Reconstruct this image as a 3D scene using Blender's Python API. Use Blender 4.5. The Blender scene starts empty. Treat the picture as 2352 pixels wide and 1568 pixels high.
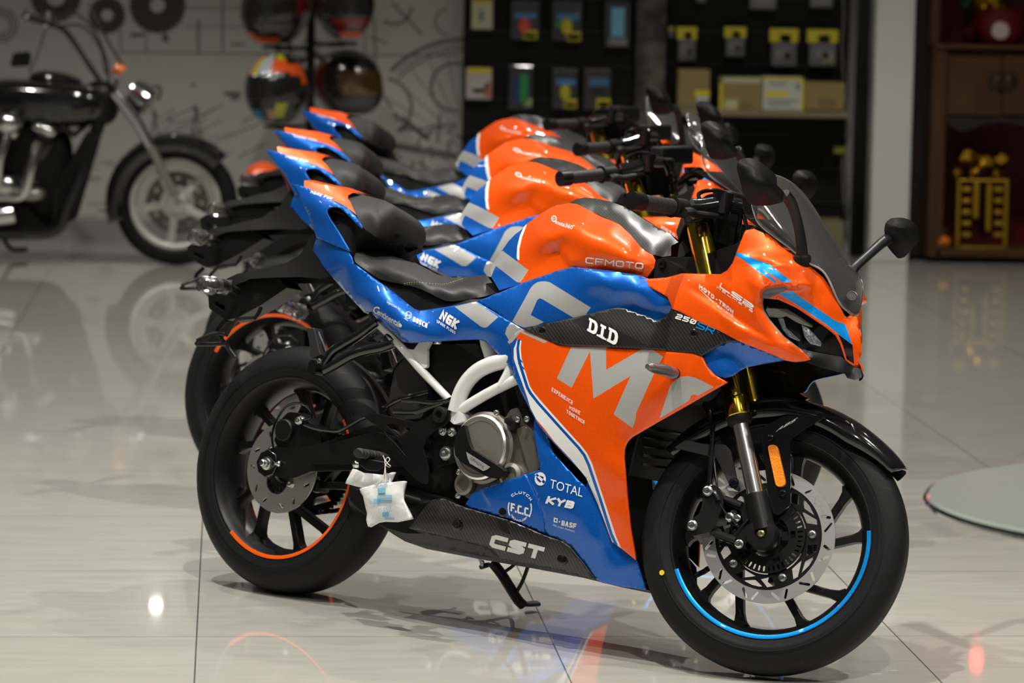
import bpy, bmesh, math, random
import numpy as np
from mathutils import Vector, Matrix
from mathutils.geometry import delaunay_2d_cdt
random.seed(4)
SC = bpy.context.scene
COL = SC.collection
PI = math.pi
# ---------------------------------------------------------------- camera
FPX, CAMH, PITCH, ROLL = 7534.95, 1.53239, 0.11604, 0.01679
CX, CY = 1176.0, 784.0
_fw = Vector((0, math.cos(PITCH), -math.sin(PITCH)))
_rt = Vector((1, 0, 0)); _up = _rt.cross(_fw)
RT = _rt*math.cos(ROLL)+_up*math.sin(ROLL)
UP = -_rt*math.sin(ROLL)+_up*math.cos(ROLL)
cd = bpy.data.cameras.new('camera'); cam = bpy.data.objects.new('camera', cd); COL.objects.link(cam)
cam.matrix_world = Matrix(((RT.x, UP.x, -_fw.x, 0), (RT.y, UP.y, -_fw.y, 0), (RT.z, UP.z, -_fw.z, CAMH), (0, 0, 0, 1)))
cd.sensor_width = 36.0; cd.sensor_fit = 'HORIZONTAL'; cd.lens = 36.0*FPX/2352.0
cd.clip_start = 0.1; cd.clip_end = 100
cd.dof.use_dof = True; cd.dof.focus_distance = 7.25; cd.dof.aperture_fstop = 4.6
SC.camera = cam
# ---------------------------------------------------------------- world, view
SC.view_settings.view_transform = 'Standard'; SC.view_settings.look = 'None'
SC.view_settings.gamma = 1; SC.view_settings.use_curve_mapping = False
SC.view_settings.exposure = 0.0
wd = bpy.data.worlds.new('world'); SC.world = wd; wd.use_nodes = True
wd.node_tree.nodes['Background'].inputs[0].default_value = (0.82, 0.86, 0.95, 1)
wd.node_tree.nodes['Background'].inputs[1].default_value = 0.22
# ---------------------------------------------------------------- ceiling lamps' light
CEIL = 3.7
SPOTS = []
for ix, X in enumerate((-3.0, -1.6, -0.2, 1.2, 2.6)):
    for iy, Y in enumerate((4.6, 6.3, 8.0, 9.9, 12.2, 14.6)):
        SPOTS.append((X+0.25*((iy*7+ix*3) % 3-1), Y+0.2*((ix*5+iy) % 3-1)))
def spot(x, y, e, size=1.9, r=0.045, col=(1.0, 0.97, 0.90)):
    l = bpy.data.lights.new('ceiling_spot', 'SPOT'); l.energy = e; l.spot_size = size; l.spot_blend = 0.7
    l.shadow_soft_size = r; l.color = col
    o = bpy.data.objects.new('ceiling_spot', l); o.location = (x, y, CEIL-0.06); COL.objects.link(o)
    return o
for i, (x, y) in enumerate(SPOTS):
    KEY = (i % 6, i//6) in ((1, 4), (2, 1), (1, 2), (3, 3), (0, 0), (0, 3), (3, 1))
    e = (300 if KEY else 24) if y < 10.6 else (48 if y < 13.5 else 128)
    spot(x, y, e, r=.028 if KEY else .045)
# ---------------------------------------------------------------- bike frame / tracing
BX, BY, YAW, LEAN, STEER = -0.54836, 7.81541, -0.65615, 0.20023, 0.36968
def bikeM(x, y, yaw, lean=LEAN):
    return Matrix.Translation((x, y, 0)) @ Matrix.Rotation(yaw, 4, 'Z') @ Matrix.Rotation(-lean, 4, 'X')
BM = bikeM(BX, BY, YAW); BMI = BM.inverted()
RAKE = math.radians(25); WB, RF, RR = 1.37, 0.293, 0.300
AX = Vector((WB, 0, RF)); S0 = AX-Vector((math.cos(RAKE), 0, math.sin(RAKE)))*0.03
KAX = Vector((-math.sin(RAKE), 0, math.cos(RAKE)))
ST = Matrix.Translation(S0) @ Matrix.Rotation(STEER, 4, KAX) @ Matrix.Translation(-S0)
STI = ST.inverted()
def _cast(px, py, w, inv):
    """a point of the bike measured in the photograph: side offset w (m, right side +) -> bike coordinates"""
    d = _fw+RT*((px-CX)/FPX)-UP*((py-CY)/FPX)
    o = inv @ Vector((0, 0, CAMH)); d = inv.to_3x3() @ d
    return o+d*((-w-o.y)/d.y)
def U(px, py, w): return _cast(px, py, w, BMI)
FI = STI @ BMI
def UF(px, py, w): return ST @ _cast(px, py, w, FI)      # steered parts, returned in bike coordinates
def UF0(px, py, w): return _cast(px, py, w, FI)
# ---------------------------------------------------------------- materials
MATS = {}
def nt(m): return m.node_tree.nodes, m.node_tree.links
def mat(name, col, rough=.5, metal=0., coat=0., spec=None, ior=None, bump=None, emit=None, trans=0., croh=.03):
    if name in MATS: return MATS[name]
    m = bpy.data.materials.new(name); m.use_nodes = True; N, L = nt(m); b = N['Principled BSDF']
    b.inputs['Base Color'].default_value = (*col, 1); b.inputs['Roughness'].default_value = rough
    b.inputs['Metallic'].default_value = metal; b.inputs['Coat Weight'].default_value = coat
    b.inputs['Coat Roughness'].default_value = croh
    if spec is not None: b.inputs['Specular IOR Level'].default_value = spec
    if ior: b.inputs['IOR'].default_value = ior
    if trans: b.inputs['Transmission Weight'].default_value = trans
    if emit: b.inputs['Emission Color'].default_value = (*emit[0], 1); b.inputs['Emission Strength'].default_value = emit[1]
    tc = N.new('ShaderNodeTexCoord'); nz = N.new('ShaderNodeTexNoise'); L.new(tc.outputs['Object'], nz.inputs['Vector'])
    nz.inputs['Scale'].default_value = bump[0] if bump else 40
    if bump:
        bp = N.new('ShaderNodeBump'); bp.inputs['Strength'].default_value = bump[1]; bp.inputs['Distance'].default_value = bump[2]
        L.new(nz.outputs['Fac'], bp.inputs['Height']); L.new(bp.outputs[0], b.inputs['Normal'])
    else:   # slight wear in the gloss
        mr = N.new('ShaderNodeMapRange'); mr.inputs[3].default_value = rough*.9; mr.inputs[4].default_value = min(1, rough*1.1)
        L.new(nz.outputs['Fac'], mr.inputs[0]); L.new(mr.outputs[0], b.inputs['Roughness'])
    MATS[name] = m; return m
def flake(name, col, col2, rough=.32, metal=.55):
    """metallic paint: fine flakes under a clear coat"""
    m = mat(name, col, rough, metal, 1.0, spec=.15); N, L = nt(m); b = N['Principled BSDF']
    tc = N.new('ShaderNodeTexCoord'); v = N.new('ShaderNodeTexVoronoi'); v.inputs['Scale'].default_value = 900
    L.new(tc.outputs['Object'], v.inputs['Vector'])
    mx = N.new('ShaderNodeMix'); mx.data_type = 'RGBA'; mx.inputs[6].default_value = (*col, 1); mx.inputs[7].default_value = (*col2, 1)
    sp = N.new('ShaderNodeSeparateColor'); L.new(v.outputs['Color'], sp.inputs[0]); L.new(sp.outputs[0], mx.inputs[0])
    L.new(mx.outputs[2], b.inputs['Base Color']); return m
ORANGE = flake('orange_metallic_paint', (.90, .074, .001), (1.0, .115, .001), .38, .18)
BLUE = flake('blue_metallic_paint', (.002, .085, .42), (.006, .14, .62), .34, .35)
CYAN = flake('light_blue_paint', (.0, .27, .80), (.01, .36, .95), .3, .35)
SILVER = mat('silver_grey_decal', (.46, .46, .45), .38, .25, .8)
WHITE = mat('white_decal', (.80, .80, .78), .35, 0, .6)
BLACKG = mat('gloss_black', (.006, .006, .007), .12, 0, .6)
BLACKS = mat('satin_black', (.0055, .0056, .0062), .40, spec=.28)
BLACKM = mat('matt_black_plastic', (.006, .006, .0065), .55, spec=.25, bump=(900, .15, .0004))
GREYP = mat('dark_grey_plastic', (.020, .020, .022), .5, bump=(900, .2, .0004))
DECALB = mat('plain_black_sticker', (.008, .008, .008), .35, 0, .6)
RUBBER = mat('tyre_rubber', (.0080, .0083, .0095), .6, spec=.2, bump=(300, .2, .0006))
GRIPR = mat('grip_rubber', (.014, .014, .014), .6, bump=(400, .3, .0008))
VINYL = mat('seat_vinyl', (.016, .016, .017), .45, spec=.35, bump=(700, .35, .0006))
VINYL2 = mat('seat_vinyl_top', (.024, .024, .0235), .55, spec=.3, bump=(900, .4, .0006))
GOLD = mat('gold_anodised_metal', (.62, .43, .035), .16, 1.0)
CHROME = mat('polished_metal', (.93, .93, .93), .22, 1.0)
BRIGHT = mat('zinc_bolt', (.72, .76, .74), .22, 1.0)
STEEL = mat('brushed_disc_steel', (.86, .85, .83), .36, 1.0, bump=(160, .15, .001))
CAST = mat('cast_engine_grey', (.23, .21, .18), .42, .75, bump=(600, .2, .0006))
CASTL = mat('light_engine_cover', (.50, .46, .40), .34, .8, bump=(500, .1, .0004))
CASTR = mat('machined_cover_rim', (.90, .89, .86), .3, 1.0)
FRAMEW = mat('white_frame_paint', (.78, .79, .77), .32, 0, .7)
AMBER = mat('amber_reflector', (.95, .26, .004), .35, 0, .5, bump=(260, .8, .002))
REDL = mat('red_tail_lens', (.25, .006, .008), .15, 0, .6)
LENS = mat('grey_indicator_lens', (.10, .09, .09), .12, .1, .8, bump=(120, .5, .003))
YEL = mat('yellow_mark', (.9, .62, .02), .5)
def carbon():
    m = mat('carbon_fibre_print', (.04, .04, .042), .36, .2, .25, croh=.2); N, L = nt(m); b = N['Principled BSDF']
    tc = N.new('ShaderNodeTexCoord'); w = N.new('ShaderNodeTexWave'); w.wave_type = 'BANDS'; w.bands_direction = 'DIAGONAL'
    w.inputs['Scale'].default_value = 62; L.new(tc.outputs['Object'], w.inputs['Vector'])
    mx = N.new('ShaderNodeMix'); mx.data_type = 'RGBA'; mx.inputs[6].default_value = (.010, .010, .010, 1); mx.inputs[7].default_value = (.034, .033, .032, 1)
    L.new(w.outputs['Fac'], mx.inputs[0]); L.new(mx.outputs[2], b.inputs['Base Color']); return m
CARBON = carbon()
def clear(name, tint, refl=1.0, rough=.02):
    m = bpy.data.materials.new(name); m.use_nodes = True; N, L = nt(m); N.remove(N['Principled BSDF'])
    t = N.new('ShaderNodeBsdfTransparent'); t.inputs[0].default_value = (*tint, 1)
    g = N.new('ShaderNodeBsdfGlossy'); g.inputs['Roughness'].default_value = rough
    f = N.new('ShaderNodeFresnel'); f.inputs[0].default_value = 1.5
    mu = N.new('ShaderNodeMath'); mu.operation = 'MULTIPLY'; mu.inputs[1].default_value = refl; L.new(f.outputs[0], mu.inputs[0])
    x = N.new('ShaderNodeMixShader'); L.new(mu.outputs[0], x.inputs[0]); L.new(t.outputs[0], x.inputs[1]); L.new(g.outputs[0], x.inputs[2])
    L.new(x.outputs[0], N['Material Output'].inputs[0]); MATS[name] = m; return m
def hazy(name, tint, refl, rough, haze, hc):
    m = clear(name, tint, refl, rough); N, L = nt(m); x = [n for n in N if n.type == 'MIX_SHADER'][0]; d = N.new('ShaderNodeBsdfDiffuse'); d.inputs[0].default_value = (*hc, 1)
    y = N.new('ShaderNodeMixShader'); y.inputs[0].default_value = haze; L.new(x.outputs[0], y.inputs[1]); L.new(d.outputs[0], y.inputs[2]); L.new(y.outputs[0], N['Material Output'].inputs[0]); return m
SHIELD = hazy('smoked_clear_screen', (.95, .95, .94), 1.8, .05, .05, (.45, .44, .42))  # grey diffuse share paints in a milky reflection of the room
EDGEM = hazy('clear_screen_edge', (.8, .8, .8), 3.0, .08, .35, (.8, .8, .78))  # pale diffuse share paints the bright rim highlight into the edge
MIRR = mat('mirror_shell_black', (.006, .006, .0065), .5, spec=.12)
HGLASS = clear('headlight_glass', (.92, .93, .95), .8)
PLASTIC = clear('clear_film', (.93, .93, .93), .8, .15)
# ---------------------------------------------------------------- mesh helpers
def link(name, me, parent=None, smooth=True):
    o = bpy.data.objects.new(name, me); COL.objects.link(o)
    if parent: o.parent = parent
    if smooth:
        for p in me.polygons: p.use_smooth = True
    return o
class MB:
    """collects shapes and links them as ONE mesh object"""
    def __init__(s): s.v = []; s.f = []; s.m = []
    def add(s, vs, fs, mi=0):
        b = len(s.v); s.v += [tuple(v) for v in vs]; s.f += [tuple(i+b for i in f) for f in fs]; s.m += [mi]*len(fs); return s
    def xf(s, M, start=0):
        for i in range(start, len(s.v)): s.v[i] = tuple(M @ Vector(s.v[i]))
        return s
    def build(s, name, mats, parent=None, smooth=True, angle=35, bevel=0, merge=0, solid=None, snap=.002):
        me = bpy.data.meshes.new(name); me.from_pydata(s.v, [], s.f)
        if not isinstance(mats, (list, tuple)): mats = [mats]
        for m in mats: me.materials.append(m)
        me.polygons.foreach_set('material_index', s.m)
        bm = bmesh.new(); bm.from_mesh(me)
        if merge:
            for v in bm.verts:
                if abs(v.co.y) < snap: v.co.y = 0
        if merge: bmesh.ops.remove_doubles(bm, verts=bm.verts, dist=merge)
        if angle:
            for e in bm.edges:
                if len(e.link_faces) == 2 and e.calc_face_angle(0) > math.radians(angle): e.smooth = False
        bm.to_mesh(me); bm.free(); me.update()
        o = link(name, me, parent, smooth)
        if solid:
            md = o.modifiers.new('thickness', 'SOLIDIFY'); md.thickness = solid; md.offset = -1; md.material_offset = 20; md.material_offset_rim = 0
        if bevel:
            md = o.modifiers.new('bevel', 'BEVEL'); md.width = bevel; md.segments = 2; md.limit_method = 'ANGLE'; md.angle_limit = math.radians(40)
            md.harden_normals = False
        return o
def frame_from(d):
    d = d.normalized(); a = Vector((0, 0, 1)) if abs(d.z) < .9 else Vector((1, 0, 0))
    u = a.cross(d).normalized(); v = d.cross(u); return u, v
def smooth_path(pts, n):
    """Catmull-Rom through the points"""
    if n <= 1 or len(pts) < 3: return [Vector(p) for p in pts]
    P = [Vector(p) for p in pts]; P = [P[0]*2-P[1]]+P+[P[-1]*2-P[-2]]; out = []
    for i in range(1, len(P)-2):
        for k in range(n):
            t = k/n; a, b, c, d = P[i-1:i+3]
            out.append(.5*((2*b)+(c-a)*t+(2*a-5*b+4*c-d)*t*t+(3*b-a-3*c+d)*t**3))
    out.append(P[-2]); return out
def tube(mb, pts, r, seg=12, n=1, mi=0, caps=True, flat=1.0):
    pts = smooth_path(pts, n); R = r if callable(r) else (lambda t: r); N = len(pts)
    u = None; vs = []; fs = []
    for i, p in enumerate(pts):
        d = (pts[min(i+1, N-1)]-pts[max(i-1, 0)]).normalized()
        if u is None: u, v = frame_from(d)
        else:
            u = (u-d*u.dot(d)).normalized(); v = d.cross(u)
        rr = R(i/(N-1))
        for k in range(seg):
            a = 2*PI*k/seg; vs.append(p+u*math.cos(a)*rr+v*math.sin(a)*rr*flat)
    for i in range(N-1):
        for k in range(seg):
            a = i*seg+k; b = i*seg+(k+1) % seg; fs.append((a, b, b+seg, a+seg))
    if caps: fs.append(tuple(range(seg-1, -1, -1))); fs.append(tuple((N-1)*seg+k for k in range(seg)))
    return mb.add(vs, fs, mi)
def lathe(mb, c, axis, prof, seg=32, mi=0, a0=0, a1=2*PI, mis=None):
    """prof: (radius, height along the axis)"""
    c = Vector(c); ax = Vector(axis).normalized(); u, v = frame_from(ax); full = abs(a1-a0-2*PI) < 1e-6
    n = seg if full else seg+1; vs = []; fs = []; ms = []
    for (r, h) in prof:
        for k in range(n):
            a = a0+(a1-a0)*k/seg; vs.append(c+ax*h+(u*math.cos(a)+v*math.sin(a))*max(r, 1e-5))
    b = len(mb.v)
    for i in range(len(prof)-1):
        for k in range(seg):
            k2 = (k+1) % n; fs.append((i*n+k, i*n+k2, (i+1)*n+k2, (i+1)*n+k)); ms.append(mis[i] if mis else mi)
    mb.v += [tuple(x) for x in vs]; mb.f += [tuple(i+b for i in f) for f in fs]; mb.m += ms
    return mb
def box(mb, c, s, M=None, mi=0):
    c = Vector(c); vs = []
    for x in (-.5, .5):
        for y in (-.5, .5):
            for z in (-.5, .5):
                v = Vector((x*s[0], y*s[1], z*s[2])); vs.append((M @ v if M else v)+c)
    return mb.add(vs, [(0, 1, 3, 2), (4, 6, 7, 5), (0, 4, 5, 1), (2, 3, 7, 6), (0, 2, 6, 4), (1, 5, 7, 3)], mi)
def inpoly(x, y, P):
    c = False; j = len(P)-1
    for i in range(len(P)):
        xi, yi = P[i][0], P[i][1]; xj, yj = P[j][0], P[j][1]
        if (yi > y) != (yj > y) and x < (xj-xi)*(y-yi)/(yj-yi)+xi: c = not c
        j = i
    return c
def extr(mb, loops, f0, f1, mi=0, mi_side=None):
    """a flat shape with holes: loops of 2D points (first the outline), f0/f1 place a 2D point on the near and far face"""
    V = []; E = []
    for lp in loops:
        b = len(V); V += [Vector((p[0], p[1])) for p in lp]; E += [(b+i, b+(i+1) % len(lp)) for i in range(len(lp))]
    ov, oe, of, *_ = delaunay_2d_cdt(V, E, [], 0, 1e-6)
    T = []
    for f in of:
        cx = sum(ov[i].x for i in f)/len(f); cy = sum(ov[i].y for i in f)/len(f)
        if inpoly(cx, cy, loops[0]) and not any(inpoly(cx, cy, h) for h in loops[1:]): T.append(tuple(f))
    n = len(ov); vs = [f0(p.x, p.y) for p in ov]+[f1(p.x, p.y) for p in ov]
    mb.add(vs, T+[tuple(i+n for i in reversed(t)) for t in T], mi)
    cnt = {}
    for t in T:
        for a, b in zip(t, t[1:]+t[:1]): cnt[(a, b)] = 1
    b0 = len(mb.v)-2*n; S = [(a+b0, a+n+b0, b+n+b0, b+b0) for (a, b) in cnt if (b, a) not in cnt]
    mb.f += S; mb.m += [mi if mi_side is None else mi_side]*len(S)
    return mb
def plate(mb, poly, w1, w0, un=None, mi=0, holes=(), both=False, dome=0):
    """photo-measured outline at side offset w1, thick to w0"""
    un = un or U
    def f0(x, y): return un(x, y, w1)
    def f1(x, y):
        p = un(x, y, w1)
        if un is UF:
            q = STI @ p; return ST @ Vector((q.x, -w0, q.z))
        return Vector((p.x, -w0, p.z))
    s = len(mb.v); nf = len(mb.f)
    extr(mb, [poly]+list(holes), f0, f1, mi)
    if both:
        vs = [Vector((v[0], -v[1], v[2])) for v in mb.v[s:]]; b = len(mb.v)-s
        F = [tuple(i+b for i in reversed(f)) for f in mb.f[nf:]]; mb.m += mb.m[nf:]; mb.v += [tuple(v) for v in vs]; mb.f += F
    return mb
def rnd(poly, r=6, n=3):
    """round the corners of a 2D outline"""
    out = []; N = len(poly)
    for i in range(N):
        p = Vector(poly[i][:2]); a = Vector(poly[i-1][:2])-p; b = Vector(poly[(i+1) % N][:2])-p
        ra = min(r, a.length*.45); rb = min(r, b.length*.45); A = p+a.normalized()*ra; B = p+b.normalized()*rb
        for k in range(n+1):
            t = k/n; q = A*(1-t)**2+p*2*t*(1-t)+B*t*t; out.append((q.x, q.y))
    return out
def circ(cx, cy, r, n=16, ry=None, rot=0):
    ry = r if ry is None else ry; o = []
    for k in range(n):
        a = 2*PI*k/n; x = r*math.cos(a); y = ry*math.sin(a)
        o.append((cx+x*math.cos(rot)-y*math.sin(rot), cy+x*math.sin(rot)+y*math.cos(rot)))
    return o
# ---------------------------------------------------------------- shaped body panels
class Panel:
    """a bodywork shell: outline and inner points carry the side offset; creases are kept edges"""
    def __init__(s, outline, inner=(), creases=(), g=4.0, blur=2, un=None, lin=False, lam=2.0, steps=()):
        s.un = un or U; s.out = outline; pts = list(outline)+list(inner); n = len(outline)
        xs = [p[0] for p in pts]; ys = [p[1] for p in pts]
        s.x0 = min(xs)-3*g; s.y0 = min(ys)-3*g; s.g = g
        nx = int((max(xs)-s.x0)/g)+5; ny = int((max(ys)-s.y0)/g)+5; s.nx = nx; s.ny = ny
        gx, gy = np.meshgrid(s.x0+np.arange(nx)*g, s.y0+np.arange(ny)*g)
        def raster(V, W, E, poly):
            G = np.full((ny, nx), np.nan); ov, oe, of, orv, *_ = delaunay_2d_cdt(V, E, [], 0, 1e-4); ow = []
            for i, p in enumerate(ov):
                if orv[i]: ow.append(W[orv[i][0]])
                else:
                    ds = sorted((((V[k]-p).length, W[k]) for k in range(len(V))))[:3]; tt = sum(1/(d+1e-3) for d, _ in ds); ow.append(sum(w/(d+1e-3) for d, w in ds)/tt)
            for f in of:
                a, b, c = (ov[i] for i in f[:3])
                if not inpoly((a.x+b.x+c.x)/3, (a.y+b.y+c.y)/3, poly): continue
                det = (b.y-c.y)*(a.x-c.x)+(c.x-b.x)*(a.y-c.y)
                if abs(det) < 1e-9: continue
                l1 = ((b.y-c.y)*(gx-c.x)+(c.x-b.x)*(gy-c.y))/det; l2 = ((c.y-a.y)*(gx-c.x)+(a.x-c.x)*(gy-c.y))/det; l3 = 1-l1-l2
                m = (l1 >= -.001) & (l2 >= -.001) & (l3 >= -.001)
                G[m] = (l1*ow[f[0]]+l2*ow[f[1]]+l3*ow[f[2]])[m]
            return G
        if lin:
            G = raster([Vector(p[:2]) for p in pts], [p[2] for p in pts], [(i, (i+1) % n) for i in range(n)]+list(creases), outline)
            for _ in range(60):
                nanm = np.isnan(G)
                if not nanm.any(): break
                P = np.pad(G, 1, mode='edge'); st = np.stack([P[i:i+ny, j:j+nx] for i in range(3) for j in range(3)])
                cntv = (~np.isnan(st)).sum(0); sm = np.nansum(st, 0); G[nanm] = np.where(cntv > 0, sm/np.maximum(cntv, 1), np.nan)[nanm]
            G = np.nan_to_num(G, nan=float(np.nanmean(G)))
        else:   # smooth spline through the measured points
            A = np.array([[p[0], p[1]] for p in pts], float)/100.; Wv = np.array([p[2] for p in pts]); N_ = len(A)
            ker = lambda r2: np.where(r2 > 1e-12, .5*r2*np.log(np.maximum(r2, 1e-12)), 0)
            K = ker(((A[:, None]-A[None])**2).sum(-1))+np.eye(N_)*lam*.01; Pm = np.hstack([np.ones((N_, 1)), A])
            sol = np.linalg.solve(np.block([[K, Pm], [Pm.T, np.zeros((3, 3))]]), np.concatenate([Wv, np.zeros(3)]))
            X = np.stack([gx.ravel(), gy.ravel()], 1)/100.; G = ker(((X[:, None]-A[None])**2).sum(-1)) @ sol[:N_]+sol[N_]+X @ sol[N_+1:]
            G = G.reshape(ny, nx)
        for st_ in steps:
            m_ = len(st_); D_ = raster([Vector(p[:2]) for p in st_], [p[2] for p in st_], [(i, (i+1) % m_) for i in range(m_)], st_); G = G+np.nan_to_num(D_, nan=0.)
        for _ in range(blur):
            P = np.pad(G, 1, mode='edge'); G = sum(P[i:i+ny, j:j+nx] for i in range(3) for j in range(3))/9
        s.G = np.maximum(G, 0.) if -.001 <= min(p[2] for p in pts) < .02 and (un is None) else G
    def w(s, x, y):
        fx = min(max((x-s.x0)/s.g, 0), s.nx-1.001); fy = min(max((y-s.y0)/s.g, 0), s.ny-1.001); i = int(fx); j = int(fy); a = fx-i; b = fy-j; G = s.G
        return float((G[j, i]*(1-a)+G[j, i+1]*a)*(1-b)+(G[j+1, i]*(1-a)+G[j+1, i+1]*a)*b)
    def at(s, x, y, off=0.): return s.un(x, y, s.w(x, y)+off)
    def mesh(s, mb, regions=(), step=9, base=0, outline=None, exact=False):
        out = outline or s.out; V = []; E = []
        def loop(P):
            n = len(P); pts = []
            for i in range(n):
                a = P[i]; b = P[(i+1) % n]; L = math.hypot(b[0]-a[0], b[1]-a[1]); k = max(1, int(L/step))
                for t in range(k): pts.append((a[0]+(b[0]-a[0])*t/k, a[1]+(b[1]-a[1])*t/k))
            b0 = len(V); V.extend(Vector(p) for p in pts); E.extend((b0+i, b0+(i+1) % len(pts)) for i in range(len(pts)))
        loop(out)
        for r in regions: loop(r[0])
        xs = [p[0] for p in out]; ys = [p[1] for p in out]; j = 0; y = min(ys)+step*.5
        while y < max(ys):
            x = min(xs)+(step*.5 if j % 2 else 0)
            while x < max(xs):
                if inpoly(x, y, out): V.append(Vector((x, y)))
                x += step
            y += step*.87; j += 1
        ov, oe, of, *_ = delaunay_2d_cdt(V, E, [], 0, .02)
        vs = [s.at(p.x, p.y) for p in ov]; fs = []; ms = []
        for f in of:
            a, b, c = (ov[i] for i in f[:3]); cx = (a.x+b.x+c.x)/3; cy = (a.y+b.y+c.y)/3
            if not inpoly(cx, cy, out): continue
            m = base
            for r in regions:
                if inpoly(cx, cy, r[0]): m = r[1]
            fs.append(tuple(reversed(f[:3])) if ((b-a).cross(c-a)) > 0 else tuple(f[:3])); ms.append(m)
        # seen from the right the outline runs clockwise in y-down pixels: make normals face -y
        n = Vector((0, 0, 0))
        for f in fs[:60]: a, b, c = (vs[i] for i in f); n += (b-a).cross(c-a)
        if n.y > 0: fs = [tuple(reversed(f)) for f in fs]
        b0 = len(mb.v); mb.v += [tuple(v) for v in vs]; mb.f += [tuple(i+b0 for i in f) for f in fs]; mb.m += ms
        return mb
    def bridge(s, mb, chain, mi=0, crown=.0, step=9):
        """closes the top between the right shell and its mirror image along a chain of outline points"""
        pts = []
        for a, b in zip(chain, chain[1:]):
            k = max(1, int(math.hypot(b[0]-a[0], b[1]-a[1])/step))
            for t in range(k): pts.append((a[0]+(b[0]-a[0])*t/k, a[1]+(b[1]-a[1])*t/k))
        pts.append(chain[-1][:2]); vs = []; fs = []
        for p in pts:
            q = s.at(*p[:2]); vs += [q, Vector((q.x, q.y*.5, q.z+crown*.75)), Vector((q.x, 0, q.z+crown)), Vector((q.x, -q.y*.5, q.z+crown*.75)), Vector((q.x, -q.y, q.z))]
        for i in range(len(pts)-1):
            for k in range(4): a = i*5+k; fs.append((a, a+1, a+6, a+5))
        return mb.add(vs, fs, mi)
def mirror_add(mb):
    n = len(mb.v); mb.v += [(x, -y, z) for x, y, z in mb.v]; k = len(mb.f)
    mb.f += [tuple(i+n for i in reversed(f)) for f in mb.f[:k]]; mb.m += mb.m[:k]; return mb
def mirrored(mb):
    o = MB(); o.v = [(x, -y, z) for x, y, z in mb.v]; o.f = [tuple(reversed(f)) for f in mb.f]; o.m = list(mb.m); return o
_tc = {}
def glyphs(txt, bold=0.0):
    k = (txt, bold)
    if k in _tc: return _tc[k]
    c = bpy.data.curves.new('t', 'FONT'); c.body = txt; c.offset = bold; c.resolution_u = 3; c.fill_mode = 'FRONT'
    o = bpy.data.objects.new('t', c); COL.objects.link(o); dg = bpy.context.evaluated_depsgraph_get(); dg.update()
    me = bpy.data.meshes.new_from_object(o.evaluated_get(dg)); V = [(v.co.x, v.co.y) for v in me.vertices]
    F = [tuple(p.vertices) for p in me.polygons]; bpy.data.objects.remove(o); bpy.data.curves.remove(c); bpy.data.meshes.remove(me)
    xs = [v[0] for v in V]; top = max(v[1] for v in V); mn = min(xs); mx = max(xs)
    V = [((x-mn)/(mx-mn), y/top) for x, y in V]; _tc[k] = (V, F); return _tc[k]
def lettering(mb, txt, p0, p1, hv, at, bold=.0, mi=0, off=.0016):
    """flat lettering laid on a surface: p0-p1 the base line, hv the letter height (pixels of the photo)"""
    V, F = glyphs(txt, bold)
    def put(u, v): return at(p0[0]+(p1[0]-p0[0])*u+hv[0]*v, p0[1]+(p1[1]-p0[1])*u+hv[1]*v, off)
    vs = [put(*p) for p in V]; fs = []
    for f in F:
        n = Vector((0, 0, 0)); a = vs[f[0]]
        for i in range(1, len(f)-1): n += (vs[f[i]]-a).cross(vs[f[i+1]]-a)
        fs.append(tuple(reversed(f)) if n.y > 0 else f)
    return mb.add(vs, fs, mi)
STROKES = {'A': ['0,0 .38,1 .62,1 1,0', '.2,.32 .8,.32'], 'B': ['0,0 0,1 .8,1 .95,.88 .95,.64 .8,.52 0,.52', '.8,.52 1,.4 1,.14 .84,0 0,0'], 'C': ['1,1 .18,1 0,.84 0,.16 .18,0 1,0'], 'D': ['0,0 0,1 .8,1 1,.82 1,.18 .8,0 0,0'],
 'E': ['1,1 0,1 0,0 1,0', '0,.5 .85,.5'], 'F': ['1,1 0,1 0,0', '0,.48 .85,.48'], 'G': ['1,1 .2,1 0,.82 0,.18 .2,0 1,0 1,.48 .55,.48'], 'H': ['0,0 0,1', '1,0 1,1', '0,.5 1,.5'], 'I': ['.5,0 .5,1'], 'K': ['0,0 0,1', '1,1 .12,.48 1,0'],
 'L': ['0,1 0,0 1,0'], 'M': ['0,0 0,1 .5,.42 1,1 1,0'], 'N': ['0,0 0,1 1,0 1,1'], 'O': ['.18,0 0,.18 0,.82 .18,1 .82,1 1,.82 1,.18 .82,0 .18,0'], 'P': ['0,0 0,1 .84,1 1,.86 1,.6 .84,.46 0,.46'], 'R': ['0,0 0,1 .84,1 1,.86 1,.6 .84,.46 0,.46', '.5,.46 1,0'],
 'S': ['1,1 .18,1 0,.86 0,.64 .18,.52 .82,.5 1,.38 1,.14 .82,0 0,0'], 'T': ['0,1 1,1', '.5,1 .5,0'], 'U': ['0,1 0,.16 .18,0 .82,0 1,.16 1,1'], 'X': ['0,0 1,1', '0,1 1,0'], 'Y': ['0,1 .5,.5 1,1', '.5,.5 .5,0'], '2': ['0,1 .82,1 1,.86 1,.62 .84,.5 .16,.5 0,.36 0,0 1,0'],
 '5': ['1,1 0,1 0,.55 .8,.55 1,.4 1,.14 .82,0 0,0'], '0': ['.18,0 0,.18 0,.82 .18,1 .82,1 1,.82 1,.18 .82,0 .18,0', '.25,.15 .75,.85'], '-': ['.15,.45 .85,.45'], '.': ['.4,.04 .6,.04'], ' ': []}
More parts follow.
